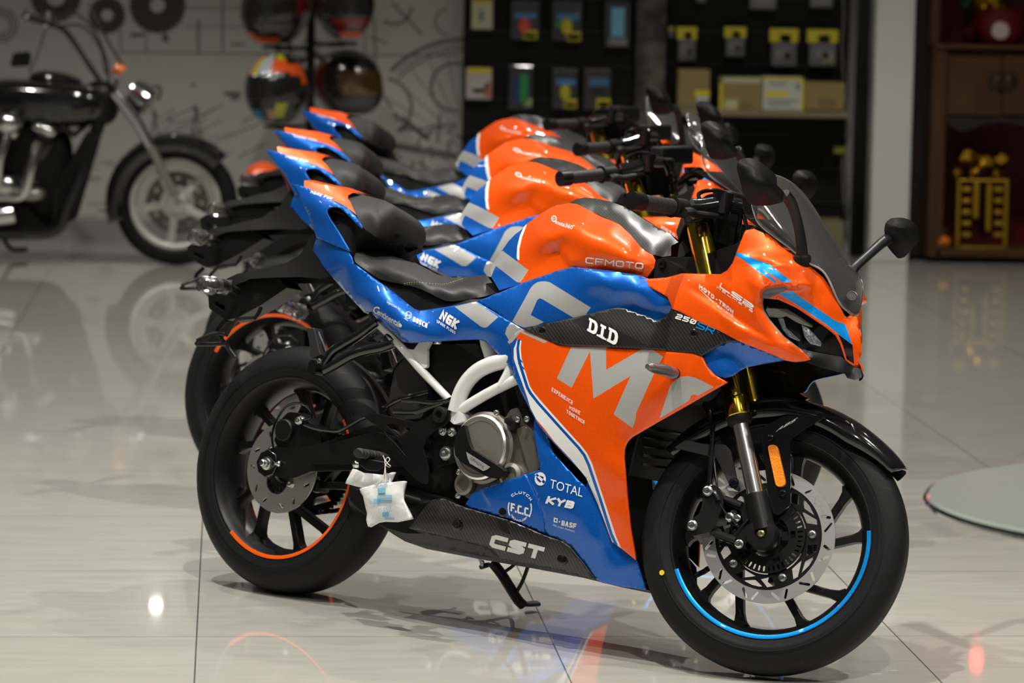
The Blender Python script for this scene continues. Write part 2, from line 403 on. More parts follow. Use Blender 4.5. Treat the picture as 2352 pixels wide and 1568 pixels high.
def strokes(mb, txt, p0, p1, hv, at, th=.2, gap=.35, asp=.8, mi=0, off=.0016):
    """heavy lettering drawn with a broad stroke: th stroke width, asp letter width, both in letter heights"""
    wd_ = {'I': .15, '.': .15, ' ': .4, 'M': 1.15}; W_ = [wd_.get(c, 1.0) for c in txt]; tot = sum(W_)+gap*(len(txt)-1)
    def put(u, v): return at(p0[0]+(p1[0]-p0[0])*u+hv[0]*v, p0[1]+(p1[1]-p0[1])*u+hv[1]*v, off)
    Lh = math.hypot(*hv); Lw = math.hypot(p1[0]-p0[0], p1[1]-p0[1]); k = Lh/Lw   # letter heights -> u
    x = 0.
    for c, w_ in zip(txt, W_):
        u0 = x/tot; uw = w_/tot; x += w_+gap
        for sk in STROKES[c]:
            P = [tuple(float(t) for t in a.split(',')) for a in sk.split()]; h = th/2; ih = h*k
            pts = [Vector(((u0+ih+(uw-2*ih)*(.5 if c in 'I.' else a))/k, h+(1-2*h)*b)) for a, b in P]
            if c in 'I.': pts = [Vector(((u0+uw/2)/k, v.y)) for v in pts]
            n = len(pts); closed = (pts[0]-pts[-1]).length < 1e-6
            if c == '.': pts = [Vector((pts[0].x, 0)), Vector((pts[0].x, th*1.1))]; n = 2; h = th*.55
            L_, R_ = [], []
            for i in range(n):
                if closed: a = pts[i-1] if i > 0 else pts[-2]; b = pts[i+1] if i < n-1 else pts[1]
                else: a = pts[max(i-1, 0)]; b = pts[min(i+1, n-1)]
                d1 = (pts[i]-a); d2 = (b-pts[i]); d1 = d1.normalized() if d1.length > 1e-9 else d2.normalized(); d2 = d2.normalized() if d2.length > 1e-9 else d1
                n1 = Vector((-d1.y, d1.x)); n2 = Vector((-d2.y, d2.x)); m_ = (n1+n2); m_ = m_.normalized() if m_.length > 1e-6 else n1; s_ = min(2.0, 1/max(.3, m_.dot(n1)))
                e = Vector((0, 0))
                if not closed and i == 0: e = -d2*h*(1 if c not in '-.' else 0)
                if not closed and i == n-1: e = d1*h*(1 if c not in '-.' else 0)
                L_.append(pts[i]+m_*h*s_+e); R_.append(pts[i]-m_*h*s_+e)
            vs = [put(v.x*k, v.y) for q_ in zip(L_, R_) for v in q_]; fs = [(2*i, 2*i+1, 2*i+3, 2*i+2) for i in range(n-1)]
            a, b, c_ = vs[0], vs[1], vs[3]; nn_ = (b-a).cross(c_-a)
            if nn_.y > 0: fs = [tuple(reversed(f)) for f in fs]
            mb.add(vs, fs, mi)
    return mb
def shape_decal(mb, loops, at, mi=0, off=.0014):
    V = []; E = []
    for lp in loops:
        b = len(V); V += [Vector(p[:2]) for p in lp]; E += [(b+i, b+(i+1) % len(lp)) for i in range(len(lp))]
    ov, oe, of, *_ = delaunay_2d_cdt(V, E, [], 0, 1e-4); vs = [at(p.x, p.y, off) for p in ov]; fs = []
    for f in of:
        cx = sum(ov[i].x for i in f)/3; cy = sum(ov[i].y for i in f)/3
        if sum(inpoly(cx, cy, l) for l in loops) % 2:
            a, b, c = (vs[i] for i in f[:3]); n = (b-a).cross(c-a); fs.append(tuple(reversed(f)) if n.y > 0 else tuple(f))
    return mb.add(vs, fs, mi)
def tag(o, label=None, cat=None, group=None, kind=None):
    if label: o['label'] = label
    if cat: o['category'] = cat
    if group: o['group'] = group
    if kind: o['kind'] = kind
    return o
def empty(name, M): o = bpy.data.objects.new(name, None); COL.objects.link(o); o.matrix_world = M; o.empty_display_size = .2; return o
# ================================================================ SPORT MOTORCYCLE (bike coordinates: x forward, y left, z up)
def wheelpt(c, a, r, h): return Vector((c.x+math.cos(a)*r, -h, c.z+math.sin(a)*r))
def ring(mb, c, prof, a0=0, a1=2*PI, seg=72, mi=0, mis=None, close=False):
    full = abs(a1-a0-2*PI) < 1e-6; n = seg if full else seg+1; vs = []; b = len(mb.v)
    pr = prof+[prof[0]] if close else prof
    for r, h in pr:
        for k in range(n): vs.append(wheelpt(c, a0+(a1-a0)*k/seg, r, h))
    mb.v += [tuple(v) for v in vs]
    for i in range(len(pr)-1):
        for k in range(seg):
            k2 = (k+1) % n; mb.f.append(tuple(b+q for q in (i*n+k, i*n+k2, (i+1)*n+k2, (i+1)*n+k))); mb.m.append(mis[i] if mis else mi)
    return mb
def disc_xf(c): return (lambda h: (lambda x, y: Vector((c.x+x, -h, c.z+y))))
def pol(r, a): return (r*math.cos(a), r*math.sin(a))
def slot(r0, r1, a, tw, w, n=5):
    """rounded slot between two radii, twisted"""
    A = Vector(pol(r0, a)); B = Vector(pol(r1, a+tw)); d = (B-A).normalized(); p = Vector((-d.y, d.x)); o = []
    for k in range(n+1): t = PI*k/n; q = B+p*math.cos(t)*w+d*math.sin(t)*w; o.append((q.x, q.y))
    for k in range(n+1): t = PI*k/n; q = A-p*math.cos(t)*w-d*math.sin(t)*w; o.append((q.x, q.y))
    return o
def bolt(mb, p, ax, r=.006, h=.006, mi=0):
    lathe(mb, p, ax, [(r*1.3, 0), (r*1.3, h*.35), (r, h*.4), (r, h*.9), (r*.8, h), (r*.45, h), (r*.42, h*.5), (0, h*.5)], 10, mi)
def make_wheel(parent, name, c, R, hb, W, th0, front, X):
    """rim with five forked spokes; sub-parts tyre, disc, bolts. X maps to bike coordinates"""
    rim = MB(); s = W/.055
    half = [(.2245, hb), (.2200, hb+.003), (.2135, hb-.002), (.2085, hb*.75), (.2015, hb*.60), (.1955, hb*.34), (.1930, 0)]
    prof = half+[(r, -h) for r, h in reversed(half[:-1])]
    prof += [(.2240, -hb+.006), (.206, -hb*.5), (.204, 0), (.206, hb*.5), (.2240, hb-.006)]
    ring(rim, c, prof, close=True, seg=96)
    d = disc_xf(c)
    for k in range(5):
        th = math.radians(th0+72*k); sw = math.radians(-30); nd = Vector(pol(.088, th+sw)); hub = Vector(pol(.030, th+sw*1.6))
        def beam(A, B, wa, wb, fl, ha):
            t = (B-A).normalized(); p = Vector((-t.y, t.x)); M = A+(B-A)*.80; q = []
            for P_, w_ in ((A, wa), (A+(B-A)*.3, wb), (M, wb), (A+(B-A)*.92, wb*1.35), (B, fl)): q.append(P_+p*w_)
            for P_, w_ in ((B, fl), (A+(B-A)*.92, wb*1.35), (M, wb), (A+(B-A)*.3, wb), (A, wa)): q.append(P_-p*w_)
            extr(rim, [[(v.x, v.y) for v in q]], d(ha), d(-ha))
        beam(hub, nd*1.06, .017, .013, .013, .024)
        for sg in (-1, 1): beam(nd*.95, Vector(pol(.199, th+sg*math.radians(15.5))), .009, .0088, .020, .014)
    ring(rim, c, [(.02, .046), (.036, .044), (.042, .030), (.044, 0), (.042, -.03), (.036, -.044), (.02, -.046)], seg=32)
    rim.xf(X); ro = rim.build(name, BLACKS, parent, bevel=.0035, angle=50)
    ty = MB(); k = W/.055
    tp = [(.2220, hb+.001), (.2262, hb+.004), (.2300, hb+.0035)] if True else []
    r0 = .2262; side = []
    for i in range(1, 15):
        t = i/15; a = t*PI/2   # superellipse from the bead up to the crown
        side.append((.232+(R-.232)*math.sin(a)**1.15, (W*(.94+.06*math.sin(min(1, t*3)*PI/2)))*math.cos(a)**.62))
    half = tp+side; prof = half+[(R, 0)]+[(r, -h) for r, h in reversed(half)]
    ring(ty, c, prof, seg=128)
    # moulded line on the sidewall and tread grooves (uncut: black strips on the surface paint the grooves' shade)
    ring(ty, c, [(.246, W*1.000), (.2475, W*1.008), (.249, W*1.000)], seg=128)
    def crown(u):  # u -1..1 across the tread
        t = 1-abs(u)*.62; a = t*PI/2; return (.232+(R-.232)*math.sin(a)**1.15+.0004, math.copysign(W*math.cos(a)**.62, u))
    for i in range(26):
        a = 2*PI*i/26
        for sg in (-1, 1):
            a_ = a+(.12 if sg < 0 else 0); vs = []; L = 9
            for j in range(L):
                t = j/(L-1); u = sg*(.22+.68*t) if i % 2 else sg*(.45+.52*t); r, h = crown(u); w = .0052*math.sin(PI*(.12+.8*t)); aa = a_+.20*t-.10*t*t
                vs += [wheelpt(c, aa-w/r*.5, r, h), wheelpt(c, aa+w/r*.5, r, h)]
            ty.add(vs, [(2*j, 2*j+1, 2*j+3, 2*j+2) for j in range(L-1)], 1)
    ty.xf(X); ty.build('tyre', [RUBBER, BLACKM], ro, angle=60)
    if front:
        st = MB(); ring(st, c, [(.2115, hb+.0012), (.2185, hb+.0042), (.2205, hb+.0040)], math.radians(-152), math.radians(13.5), 60); st.xf(X); st.build('rim_stripe', CYAN, ro)
    else:
        st = MB(); ring(st, c, [(.2115, hb+.0012), (.2185, hb+.0042), (.2205, hb+.0040)], math.radians(-128), math.radians(38), 60)
        ring(st, c, [(.2115, -hb-.0012), (.2185, -hb-.0042), (.2205, -hb-.004)], math.radians(120), math.radians(290), 60); st.xf(X); st.build('rim_stripe', flake('orange_rim_tape', (.9, .10, .004), (.9, .13, .006), .4, 0), ro)
    # the yellow balance dot
    yd = MB(); a = math.radians(-152 if front else 20); lathe(yd, wheelpt(c, a-.0, .2475, W+.0012), (0, -1, 0), [(.0058, 0), (.0055, .0006), (.0018, .0006), (.0017, .0), (0, .0)], 16); yd.xf(X); yd.build('balance_mark', YEL, ro)
    vs_ = MB(); a = math.radians(-147 if front else 200)
    tube(vs_, [wheelpt(c, a, .190, .0), wheelpt(c, a, .176, .002), wheelpt(c, a+.02, .166, .016)], .006, 10); tube(vs_, [wheelpt(c, a+.02, .166, .016), wheelpt(c, a+.035, .152, .034)], .0062, 10); vs_.xf(X); vs_.build('valve_stem', BLACKM, ro)
    dk = MB()
    if front:
        H = .0626; holes = []
        for i in range(24):
            a = 2*PI*i/24; holes.append(slot(.1245, .139, a, (.10 if i % 2 else -.06), .0031))
        extr(dk, [circ(0, 0, .146, 96), circ(0, 0, .1172, 72)]+holes, d(H+.0022), d(H-.0022)); dk.xf(X); dk.build('brake_disc', STEEL, ro, angle=30)
        ck = MB(); holes = []
        for i in range(5):
            b0 = math.radians(12-72*i); lo = b0+math.radians(11); hi = b0+math.radians(61); m = (lo+hi)/2
            holes.append([pol(.109, lo), pol(.1105, lo+.10), pol(.094, m-.1), pol(.090, m-.02), pol(.088, lo+.1)])
            holes.append([pol(.109, lo+.2), pol(.1105, m-.03), pol(.1105, m+.12), pol(.109, hi-.26), pol(.098, m)])
            holes.append([pol(.109, hi), pol(.1105, hi-.16), pol(.094, m+.12), pol(.088, hi-.06)])
        extr(ck, [circ(0, 0, .1185, 72), circ(0, 0, .0830, 60)]+holes, d(H+.0005), d(H-.0025))
        for i in range(5):
            b0 = math.radians(12-72*i); extr(ck, [[pol(.118, b0-.10), pol(.090, b0-.13), pol(.080, b0-.18), pol(.03, b0-.3), pol(.03, b0+.3), pol(.080, b0+.18), pol(.090, b0+.13), pol(.118, b0+.10)]], d(H-.0026), d(H-.006))
        ck.xf(X); ck.build('disc_carrier', BLACKS, ro, angle=30)
        ab = MB(); holes = [circ(0, 0, .046, 40)]
        for i in range(42): holes.append(slot(.0675, .0755, 2*PI*i/42, 0, .0021, 4))
        for i in range(5): holes.append([pol(.050, math.radians(72*i+a_)) for a_ in (2, 22)]+[pol(.061, math.radians(72*i+a_)) for a_ in (20, 6)])
        extr(ab, [circ(0, 0, .0815, 84)]+holes, d(H+.0065), d(H+.0045)); ab.xf(X); ab.build('wheel_speed_ring', BLACKS, ro, angle=30)
        for i in range(5):
            b = MB(); bolt(b, wheelpt(c, math.radians(12-72*i), .096, H+.0005), (0, -1, 0), .0072, .006); b.xf(X); b.build('disc_bolt', BRIGHT, ro)
    else:
        H = .0612; holes = []
        for i in range(12): holes.append(slot(.088, .096, 2*PI*i/12+.1, (.10 if i % 2 else -.04), .0034))
        inn = []
        for i in range(72):
            a = 2*PI*i/72; t = .5+.5*math.cos(3*(a-math.radians(195))); inn.append(pol(.066-.024*t**1.6, a))
        extr(dk, [circ(0, 0, .110, 80), inn]+holes, d(H+.002), d(H-.002)); dk.xf(X); dk.build('brake_disc', STEEL, ro, angle=30)
        ab = MB(); holes = [circ(0, 0, .036, 30)]
        for i in range(30): holes.append(slot(.046, .054, 2*PI*i/30, 0, .0020, 4))
        extr(ab, [circ(0, 0, .059, 60)]+holes, d(H-.006), d(H-.008)); ab.xf(X); ab.build('wheel_speed_ring', BLACKS, ro, angle=30)
        for i in range(3):
            b = MB(); bolt(b, wheelpt(c, math.radians(195+120*i), .050, H+.002), (0, -1, 0), .0075, .006); b.xf(X); b.build('disc_bolt', BRIGHT, ro)
        sp = MB(); holes = [circ(0, 0, .05, 40)]
        for i in range(5): a = 2*PI*i/5; holes.append([pol(.062, a-.3), pol(.082, a-.36), pol(.082, a+.36), pol(.062, a+.3)])
        gear = []
        for i in range(46):
            a = 2*PI*i/46; gear += [pol(.094, a-.05), pol(.099, a-.02), pol(.099, a+.02), pol(.094, a+.05)]
        extr(sp, [gear]+holes, d(-.075), d(-.081)); sp.xf(X); sp.build('sprocket', BLACKS, ro, angle=30)
    return ro

def make_bike():
    root = empty('sport_motorcycle', BM)
    I = Matrix.Identity(4)
    def part(mb, name, m, parent=root, **k): return mb.build(name, m, parent, **k)
    def pair(mb, name, m, **k):
        o = part(mb, name, m, **k); part(mirrored(mb), name, m, **k); return o
    # ------------------------------------------------ wheels
    make_wheel(root, 'rear_wheel', Vector((0, 0, RR)), RR, .060, .071, -62, False, I)
    make_wheel(root, 'front_wheel', AX.copy(), RF, .0455, .056, 28, True, ST)
    # ------------------------------------------------ main side fairing
    sf = Panel([(1202, 756, .150), (1286, 792, .164), (1381, 796, .172), (1498, 801, .178), (1592, 810, .180), (1612, 817, .179), (1623, 841, .176), (1642, 862, .173), (1670, 878, .169),
                (1585, 928, .168), (1509, 971, .166), (1452, 1004, .164), (1441, 1015, .163), (1435, 1030, .162), (1434, 1050, .161), (1441, 1145, .150), (1448, 1215, .140), (1460, 1286, .127),
                (1428, 1260, .133), (1406, 1244, .134), (1374, 1160, .150), (1346, 1097, .160), (1333, 1081, .162), (1272, 1018, .166), (1233, 972, .162), (1228, 961, .160), (1198, 903, .153), (1180, 862, .149), (1174, 800, .147), (1165, 783, .146), (1153, 774, .146)],
               [(1300, 850, .172), (1400, 870, .181), (1500, 860, .186), (1590, 855, .184), (1340, 1000, .176), (1400, 1060, .172), (1260, 930, .167), (1420, 960, .177), (1500, 920, .181), (1410, 1180, .150), (1430, 1100, .162)],
               blur=2)
    O, S_, W_, B_, K_ = 0, 1, 2, 3, 4
    SFM = [ORANGE, SILVER, WHITE, BLUE, BLACKM]
    bigM = [(1312, 797), (1392, 797), (1392.5, 849), (1471, 803), (1480, 802), (1499, 803), (1523, 819), (1515, 833), (1500, 862), (1492, 880), (1461, 948), (1460, 962), (1453, 983), (1409, 951), (1448.6, 863), (1363, 915), (1355, 807), (1313, 890), (1278.6, 869)]
    bigO = [(1514.5, 961), (1538, 889), (1544, 879), (1553, 871), (1565, 865), (1580, 863), (1597, 867), (1612, 874), (1639.5, 888.5), (1604, 908.5), (1593, 906), (1587, 908), (1583, 920)]
    blueL = [(1140, 760), (1180, 770), (1187.5, 778), (1181, 800), (1184, 830), (1204, 895), (1233, 967), (1272, 1014), (1333, 1077), (1346, 1094), (1300, 1100), (1200, 1000), (1150, 800)]
    blue0 = [(1174, 790), (1186, 778), (1196.5, 783), (1194, 800), (1198, 826), (1213, 892), (1232, 921), (1330, 1025), (1341, 1041), (1346, 1056), (1380, 1145), (1424, 1262), (1400, 1245), (1380, 1180), (1346, 1099), (1333, 1081), (1233, 975), (1196, 900), (1175, 830)]
    w1 = [(1189, 779), (1198, 783), (1196, 800), (1198, 822), (1203.5, 843), (1217, 886), (1224, 898), (1242, 920), (1294, 978), (1335, 1023), (1349, 1041), (1360, 1064), (1385, 1140), (1416, 1234), (1428, 1261), (1407, 1244), (1398, 1233), (1374, 1160), (1348, 1107), (1336, 1084), (1310, 1053), (1272, 1012.5), (1249, 982), (1231, 961.5), (1218, 936), (1208, 903), (1193, 862), (1180, 824), (1180, 800)]
    bl_ = [(1192, 779), (1189, 800), (1191, 822), (1197, 845), (1211, 889), (1218, 902), (1236, 925), (1288, 983), (1329, 1028), (1342, 1045), (1352, 1067), (1378, 1144), (1404, 1226), (1416, 1252)]
    w2 = [(x-3.1, y+1.2) for x, y in bl_]+[(x+3.1, y-1.2) for x, y in reversed(bl_)]
    s1 = [(1153, 774), (1160, 767), (1202, 757), (1257, 783), (1254, 787), (1248, 787), (1195, 763), (1176, 786), (1168, 790)]
    cut1 = [(1190, 818), (1200, 830), (1200, 834), (1190, 823)]; cut2 = [(1190, 830), (1204, 845), (1205, 850), (1190, 836)]
    mb = sf.mesh(MB(), [(blueL, B_), (w1, W_), (w2, B_), (cut1, B_), (cut2, B_), (s1, S_), (bigM, S_), (bigO, S_)], step=10)
    f1 = pair(mb, 'side_fairing', SFM, solid=.006)
    def text(parent, panel, name, items, m):
        q = None
        for it in items:
            if q is None or not name.startswith('clutch'): q = MB()
            if it[0] == 'S': shape_decal(q, it[1], panel.at)
            elif it[0] == 'B': strokes(q, it[1], it[2], it[3], it[4], panel.at, *it[5:])
            else: lettering(q, it[0], it[1], it[2], it[3], panel.at, it[4] if len(it) > 4 else .006)
            if not name.startswith('clutch'): q.build(name, m, parent, smooth=False, angle=0)
        if name.startswith('clutch'): q.build(name, m, parent, smooth=False, angle=0)
    text(f1, sf, 'slogan_lettering', [('B', 'EXPERIENCE', (1266.5, 897.5), (1315, 929.5), (1.5, -8.5), .17), ('B', 'MORE', (1307, 939), (1332, 952.5), (1, -8), .17), ('B', 'TOGETHER', (1301, 948), (1342, 974.5), (.5, -8.5), .17)], WHITE)
    # ------------------------------------------------ lower fairing
    lf = Panel([(1208, 1089, .150), (1238, 1079, .152), (1241, 1081, .152), (1232, 1025, .152), (1225, 990, .150), (1228, 955, .148), (1240, 972, .148), (1257, 997, .150), (1264, 1022, .152), (1272, 1040, .153), (1300, 1072, .154), (1330, 1104, .152), (1346, 1118, .150), (1352, 1095, .150), (1385, 1160, .140), (1412, 1240, .124), (1436, 1258, .120),
                (1462, 1287, .120), (1484, 1355, .104), (1430, 1347, .108), (1383, 1338, .112), (1368, 1330, .116), (1340, 1292, .124), (1309, 1254, .132), (1291, 1241, .134), (1250, 1226, .138), (1248, 1180, .147), (1225, 1126, .150)],
               [(1290, 1120, .160), (1330, 1180, .156), (1370, 1240, .144), (1420, 1310, .122), (1255, 1050, .158), (1280, 1200, .148), (1450, 1325, .110)], lam=4)
    mb = lf.mesh(MB(), step=10); f2 = pair(mb, 'lower_fairing', [BLUE, BLACKM], solid=.003)
    tot = [circ(1241, 1099.5, 13, 22, 15.5)]; tin = [[(1231, 1096), (1240, 1092), (1249, 1095), (1246, 1104), (1240, 1108), (1234, 1103)]]
    items = [('TOTAL', (1262, 1119.5), (1337, 1141), (3, -20), .0), ('B', 'KYB', (1252, 1155.5), (1315, 1169), (7, -17), .30, .12), ('B', 'BASF', (1289, 1206), (1323, 1214), (1.5, -11.5), .25, .15),
             ('We create chemistry', (1269.5, 1207.5), (1320, 1222), (.8, -4.8), 0), ('S', tot+tin+[[(1228, 1089), (1232, 1086), (1253, 1106), (1249, 1111)]]), ('S', [[(1272, 1188), (1281, 1190), (1280.5, 1200.5), (1271.5, 1198.5)], [(1274.5, 1191.5), (1278.8, 1192.5), (1278.5, 1197), (1274, 1196)]]), ('S', [[(1283.5, 1196), (1286.5, 1196.8), (1286.3, 1199.8), (1283.3, 1199)]])]
    text(f2, lf, 'sponsor_lettering', items, WHITE)
    # rear blue part of the belly
    bf = Panel([(1067, 1162, .126), (1082, 1136, .132), (1086, 1132, .134), (1100, 1125, .137), (1208, 1089, .150), (1225, 1126, .150), (1248, 1180, .147), (1250, 1226, .138), (1174, 1194, .138), (1134, 1182, .134)],
               [(1180, 1150, .147), (1130, 1150, .140)], blur=2)
    mb = bf.mesh(MB(), step=9); f3 = pair(mb, 'belly_fairing', [BLUE, BLACKM], solid=.003)
    def arc(cx, cy, rx, ry, a0, a1, w, n=14):
        o = [(cx+rx*math.cos(math.radians(a0+(a1-a0)*k/n)), cy+ry*math.sin(math.radians(a0+(a1-a0)*k/n))) for k in range(n+1)]
        i = [(cx+(rx-w)*math.cos(math.radians(a1-(a1-a0)*k/n)), cy+(ry-w)*math.sin(math.radians(a1-(a1-a0)*k/n))) for k in range(n+1)]
        return o+i
    q = [('S', [arc(1194, 1167, 28, 34, -20, 38, 3)]), ('S', [arc(1194, 1167, 28, 34, 150, 205, 3)]), ('B', 'F.C.C.', (1172, 1173), (1216.5, 1186.5), (1.5, -19), .22, .25)]
    for word, a0, a1, rr, up in (('CLUTCH', -123, -37, 1.0, 1), ('TECHNOLOGY', 145, 47, .92, -1)):
        for i, ch in enumerate(word):
            t = math.radians(a0+(a1-a0)*i/(len(word)-1)); sz = 4.4 if up > 0 else 3.0
            cxx = 1194+27*rr*math.cos(t); cyy = 1167+33*rr*math.sin(t); tx, ty_ = -math.sin(t)*up, math.cos(t)*up; nx_, ny_ = math.cos(t)*up, math.sin(t)*up
            q.append(('B', ch, (cxx-tx*sz*.8, cyy-ty_*sz*.8), (cxx+tx*sz*.8, cyy+ty_*sz*.8), (nx_*sz*1.4, ny_*sz*1.4), .26))
    text(f3, bf, 'clutch_sponsor_lettering', q, WHITE)
    def screws(items, panel, parent, r=.0075):
        for (x, y) in items:
            b = MB(); p = panel.at(x, y, .0005); lathe(b, p, (0, -1, 0), [(r*1.25, -.003), (r*1.25, .001), (r, .0024), (r*.5, .0026), (r*.45, .001), (0, .001)], 16); b.build('screw', BLACKG, parent)
    screws([(1155, 1176)], bf, f3, .009)
    # carbon belly pan
    bp = Panel([(938, 1213, .120), (982, 1156, .128), (992, 1148, .126), (1003, 1145, .122), (1018, 1144, .118), (1067, 1164, .132), (1134, 1184, .140), (1174, 1196, .143), (1250, 1229, .143), (1291, 1243, .138), (1309, 1256, .136), (1340, 1294, .128), (1368, 1332, .120), (1330, 1322, .112), (1280, 1308, .108), (1151, 1284, .110), (1128, 1262, .116), (1105, 1252, .120), (1060, 1240, .122)],
               [(1040, 1185, .137), (1150, 1225, .144), (1240, 1262, .139), (1300, 1285, .130), (1000, 1180, .134)], blur=2)
    dk = [(1134, 1182), (1146, 1192), (1163, 1199), (1174, 1229), (1155, 1220)]
    mb = bp.mesh(MB(), [(dk, 1)], step=9); f4 = pair(mb, 'belly_pan', [CARBON, BLACKM], solid=.003)
    text(f4, bp, 'sponsor_lettering', [('B', 'CST', (1122, 1255), (1243, 1286), (9, -29), .33, .12)], WHITE)
    screws([(1051, 1204), (1292, 1283)], bp, f4, .0115)
    # dark lower edge of the pan
    lp = Panel([(860, 1196, .100), (884, 1200, .104), (938, 1213, .118), (1060, 1240, .120), (1105, 1252, .118), (1128, 1262, .114), (1151, 1284, .108), (1060, 1268, .090), (930, 1243, .085), (905, 1228, .085)], blur=1)
    mb = lp.mesh(MB(), step=12); pair(mb, 'pan_lower_edge', GREYP, solid=.005)
    # floor of the belly, closes the two sides
    mb = MB(); st = []
    for (x, y, w) in [(905, 1228, .085), (930, 1243, .085), (1060, 1268, .088), (1151, 1284, .104), (1280, 1308, .104), (1368, 1330, .108), (1484, 1353, .100)]: st.append(U(x, y, w))
    vs = []
    for p in st: vs += [p, Vector((p.x, 0, p.z-.012)), Vector((p.x, -p.y, p.z))]
    mb.add(vs, [(i*3+k, i*3+k+1, i*3+k+4, i*3+k+3) for i in range(len(st)-1) for k in range(2)]); part(mb, 'belly_floor', BLACKM)
    # ------------------------------------------------ carbon side insert
    ci = Panel([(1202, 756, .153), (1260, 741, .152), (1319, 729, .156), (1401, 708.5, .156), (1418, 706, .157), (1434, 708, .158), (1493, 728, .164), (1503, 734, .166), (1511, 735, .168), (1528.6, 727, .170), (1544, 709, .172), (1560, 715, .173), (1610, 741, .176), (1655, 761, .176), (1690, 777, .174), (1697, 785, .173),
                (1676, 786, .172), (1660, 789, .172), (1645, 797, .174), (1612, 817, .181), (1592, 810, .182), (1498, 801, .182), (1381, 796, .176), (1300, 793, .169), (1286, 791, .167)],
               [(1300, 762, .168), (1400, 752, .172), (1480, 765, .176), (1560, 770, .180), (1620, 785, .180)], blur=2)
    did = [(1313, 736), (1352, 722), (1488, 794), (1405, 792)]
    mb = ci.mesh(MB(), [(did, 1)], step=9); f5 = pair(mb, 'carbon_side_insert', [CARBON, DECALB, BLACKM], solid=.002)
    def slabD(p, ux, uy, s):
        def T(a, b): return (p[0]+ux[0]*a*s+uy[0]*b*s, p[1]+ux[1]*a*s+uy[1]*b*s)
        o = [T(*q) for q in ((0, 0), (.72, 0), (.95, .12), (1.05, .35), (1.05, .65), (.95, .88), (.72, 1), (0, 1), (0, .82), (.12, .82), (.12, .18), (0, .18))]
        return [o, [T(*q) for q in ((.38, .2), (.62, .22), (.72, .38), (.72, .62), (.62, .78), (.38, .8))]]
    def slabI(p, ux, uy, s):
        def T(a, b): return (p[0]+ux[0]*a*s+uy[0]*b*s, p[1]+ux[1]*a*s+uy[1]*b*s)
        return [[T(*q) for q in ((0, 0), (.62, 0), (.62, .2), (.46, .2), (.46, .8), (.62, .8), (.62, 1), (0, 1), (0, .8), (.16, .8), (.16, .2), (0, .2))]]
    ux = (.86, .47); uy = (.22, -1.25)
    dot = lambda x, y: [[(x, y), (x+4.5, y+2.3), (x+4.8, y-2), (x+.5, y-4.2)]]
    text(f5, ci, 'sponsor_lettering', [('S', slabD((1348, 759), ux, uy, 24)), ('S', dot(1370, 770.5)), ('S', slabI((1374.5, 773), ux, uy, 24)), ('S', dot(1387.5, 779.5)), ('S', slabD((1393, 782.5), ux, uy, 25.5)), ('B', '250', (1550, 731), (1596, 745.5), (6, -11), .24, .2)], WHITE)
    text(f5, ci, 'model_lettering', [('B', 'SR', (1598, 752), (1637, 768), (7, -14), .18, .12)], CYAN)
    screws([(1246, 759), (1594, 765.5)], ci, f5)
    # turn signal on the fairing
    mb = MB(); tube(mb, [U(1553, 858, .178), U(1549, 857, .192), U(1545, 856, .205)], .0125, 16); ts = part(mb, 'front_indicator', BLACKM)
    mb = MB(); tube(mb, [U(1546, 856, .205), U(1541, 855, .214), U(1527, 850, .236), U(1510, 847, .262), U(1494, 843, .286), U(1486, 841, .296)], lambda t: .0175*max(.25, math.sin(PI*(.30+.66*t)))**.7, 16, n=3, flat=.8); mb.build('indicator_lens', LENS, ts)
    mb = MB(); tube(mb, [Vector((p.x, -p.y, p.z)) for p in (U(1553, 858, .178), U(1549, 857, .192), U(1545, 856, .205))], .0125, 16); ts = part(mb, 'front_indicator', BLACKM)
    mb = MB(); tube(mb, [Vector((p.x, -p.y, p.z)) for p in (U(1546, 856, .205), U(1541, 855, .214), U(1527, 850, .236), U(1510, 847, .262), U(1494, 843, .286), U(1486, 841, .296))], lambda t: .0175*max(.25, math.sin(PI*(.30+.66*t)))**.7, 16, n=3, flat=.8); mb.build('indicator_lens', LENS, ts)
    # ------------------------------------------------ upper blue fairing (beside the tank)
    uf = Panel([(1096, 692, .138), (1149, 671, .134), (1198, 650, .128), (1285, 620, .134), (1313, 613, .140), (1400, 621, .142), (1470, 632, .140), (1490, 640, .142), (1515, 671, .150), (1533, 683, .157), (1543, 702, .160), (1545, 716, .154), (1530, 736, .146), (1511, 744, .143), (1493, 738, .141), (1434, 717, .140), (1401, 718, .143), (1319, 739, .148), (1260, 752, .146), (1202, 761, .146), (1150, 725, .143)],
               [(1340, 634, .158), (1390, 642, .162), (1460, 664, .164), (1534, 697, .165), (1370, 675, .152), (1440, 692, .144), (1500, 716, .144), (1240, 680, .150), (1160, 690, .142), (1180, 725, .150), (1300, 700, .154)],
               blur=1, lam=1)
    bigF = [(1176.5, 738), (1213.5, 671), (1218, 662), (1225, 654), (1234, 648), (1243, 646), (1254, 646), (1263, 648), (1357, 706), (1345, 723), (1318, 730), (1246, 687), (1240, 685), (1234, 689), (1219, 723), (1249, 739.5), (1230, 748), (1204, 752), (1186, 745)]
    mb = uf.mesh(MB(), [(bigF, 1)], step=9); f6 = pair(mb, 'upper_side_fairing', [BLUE, SILVER, BLACKM], solid=.0015)
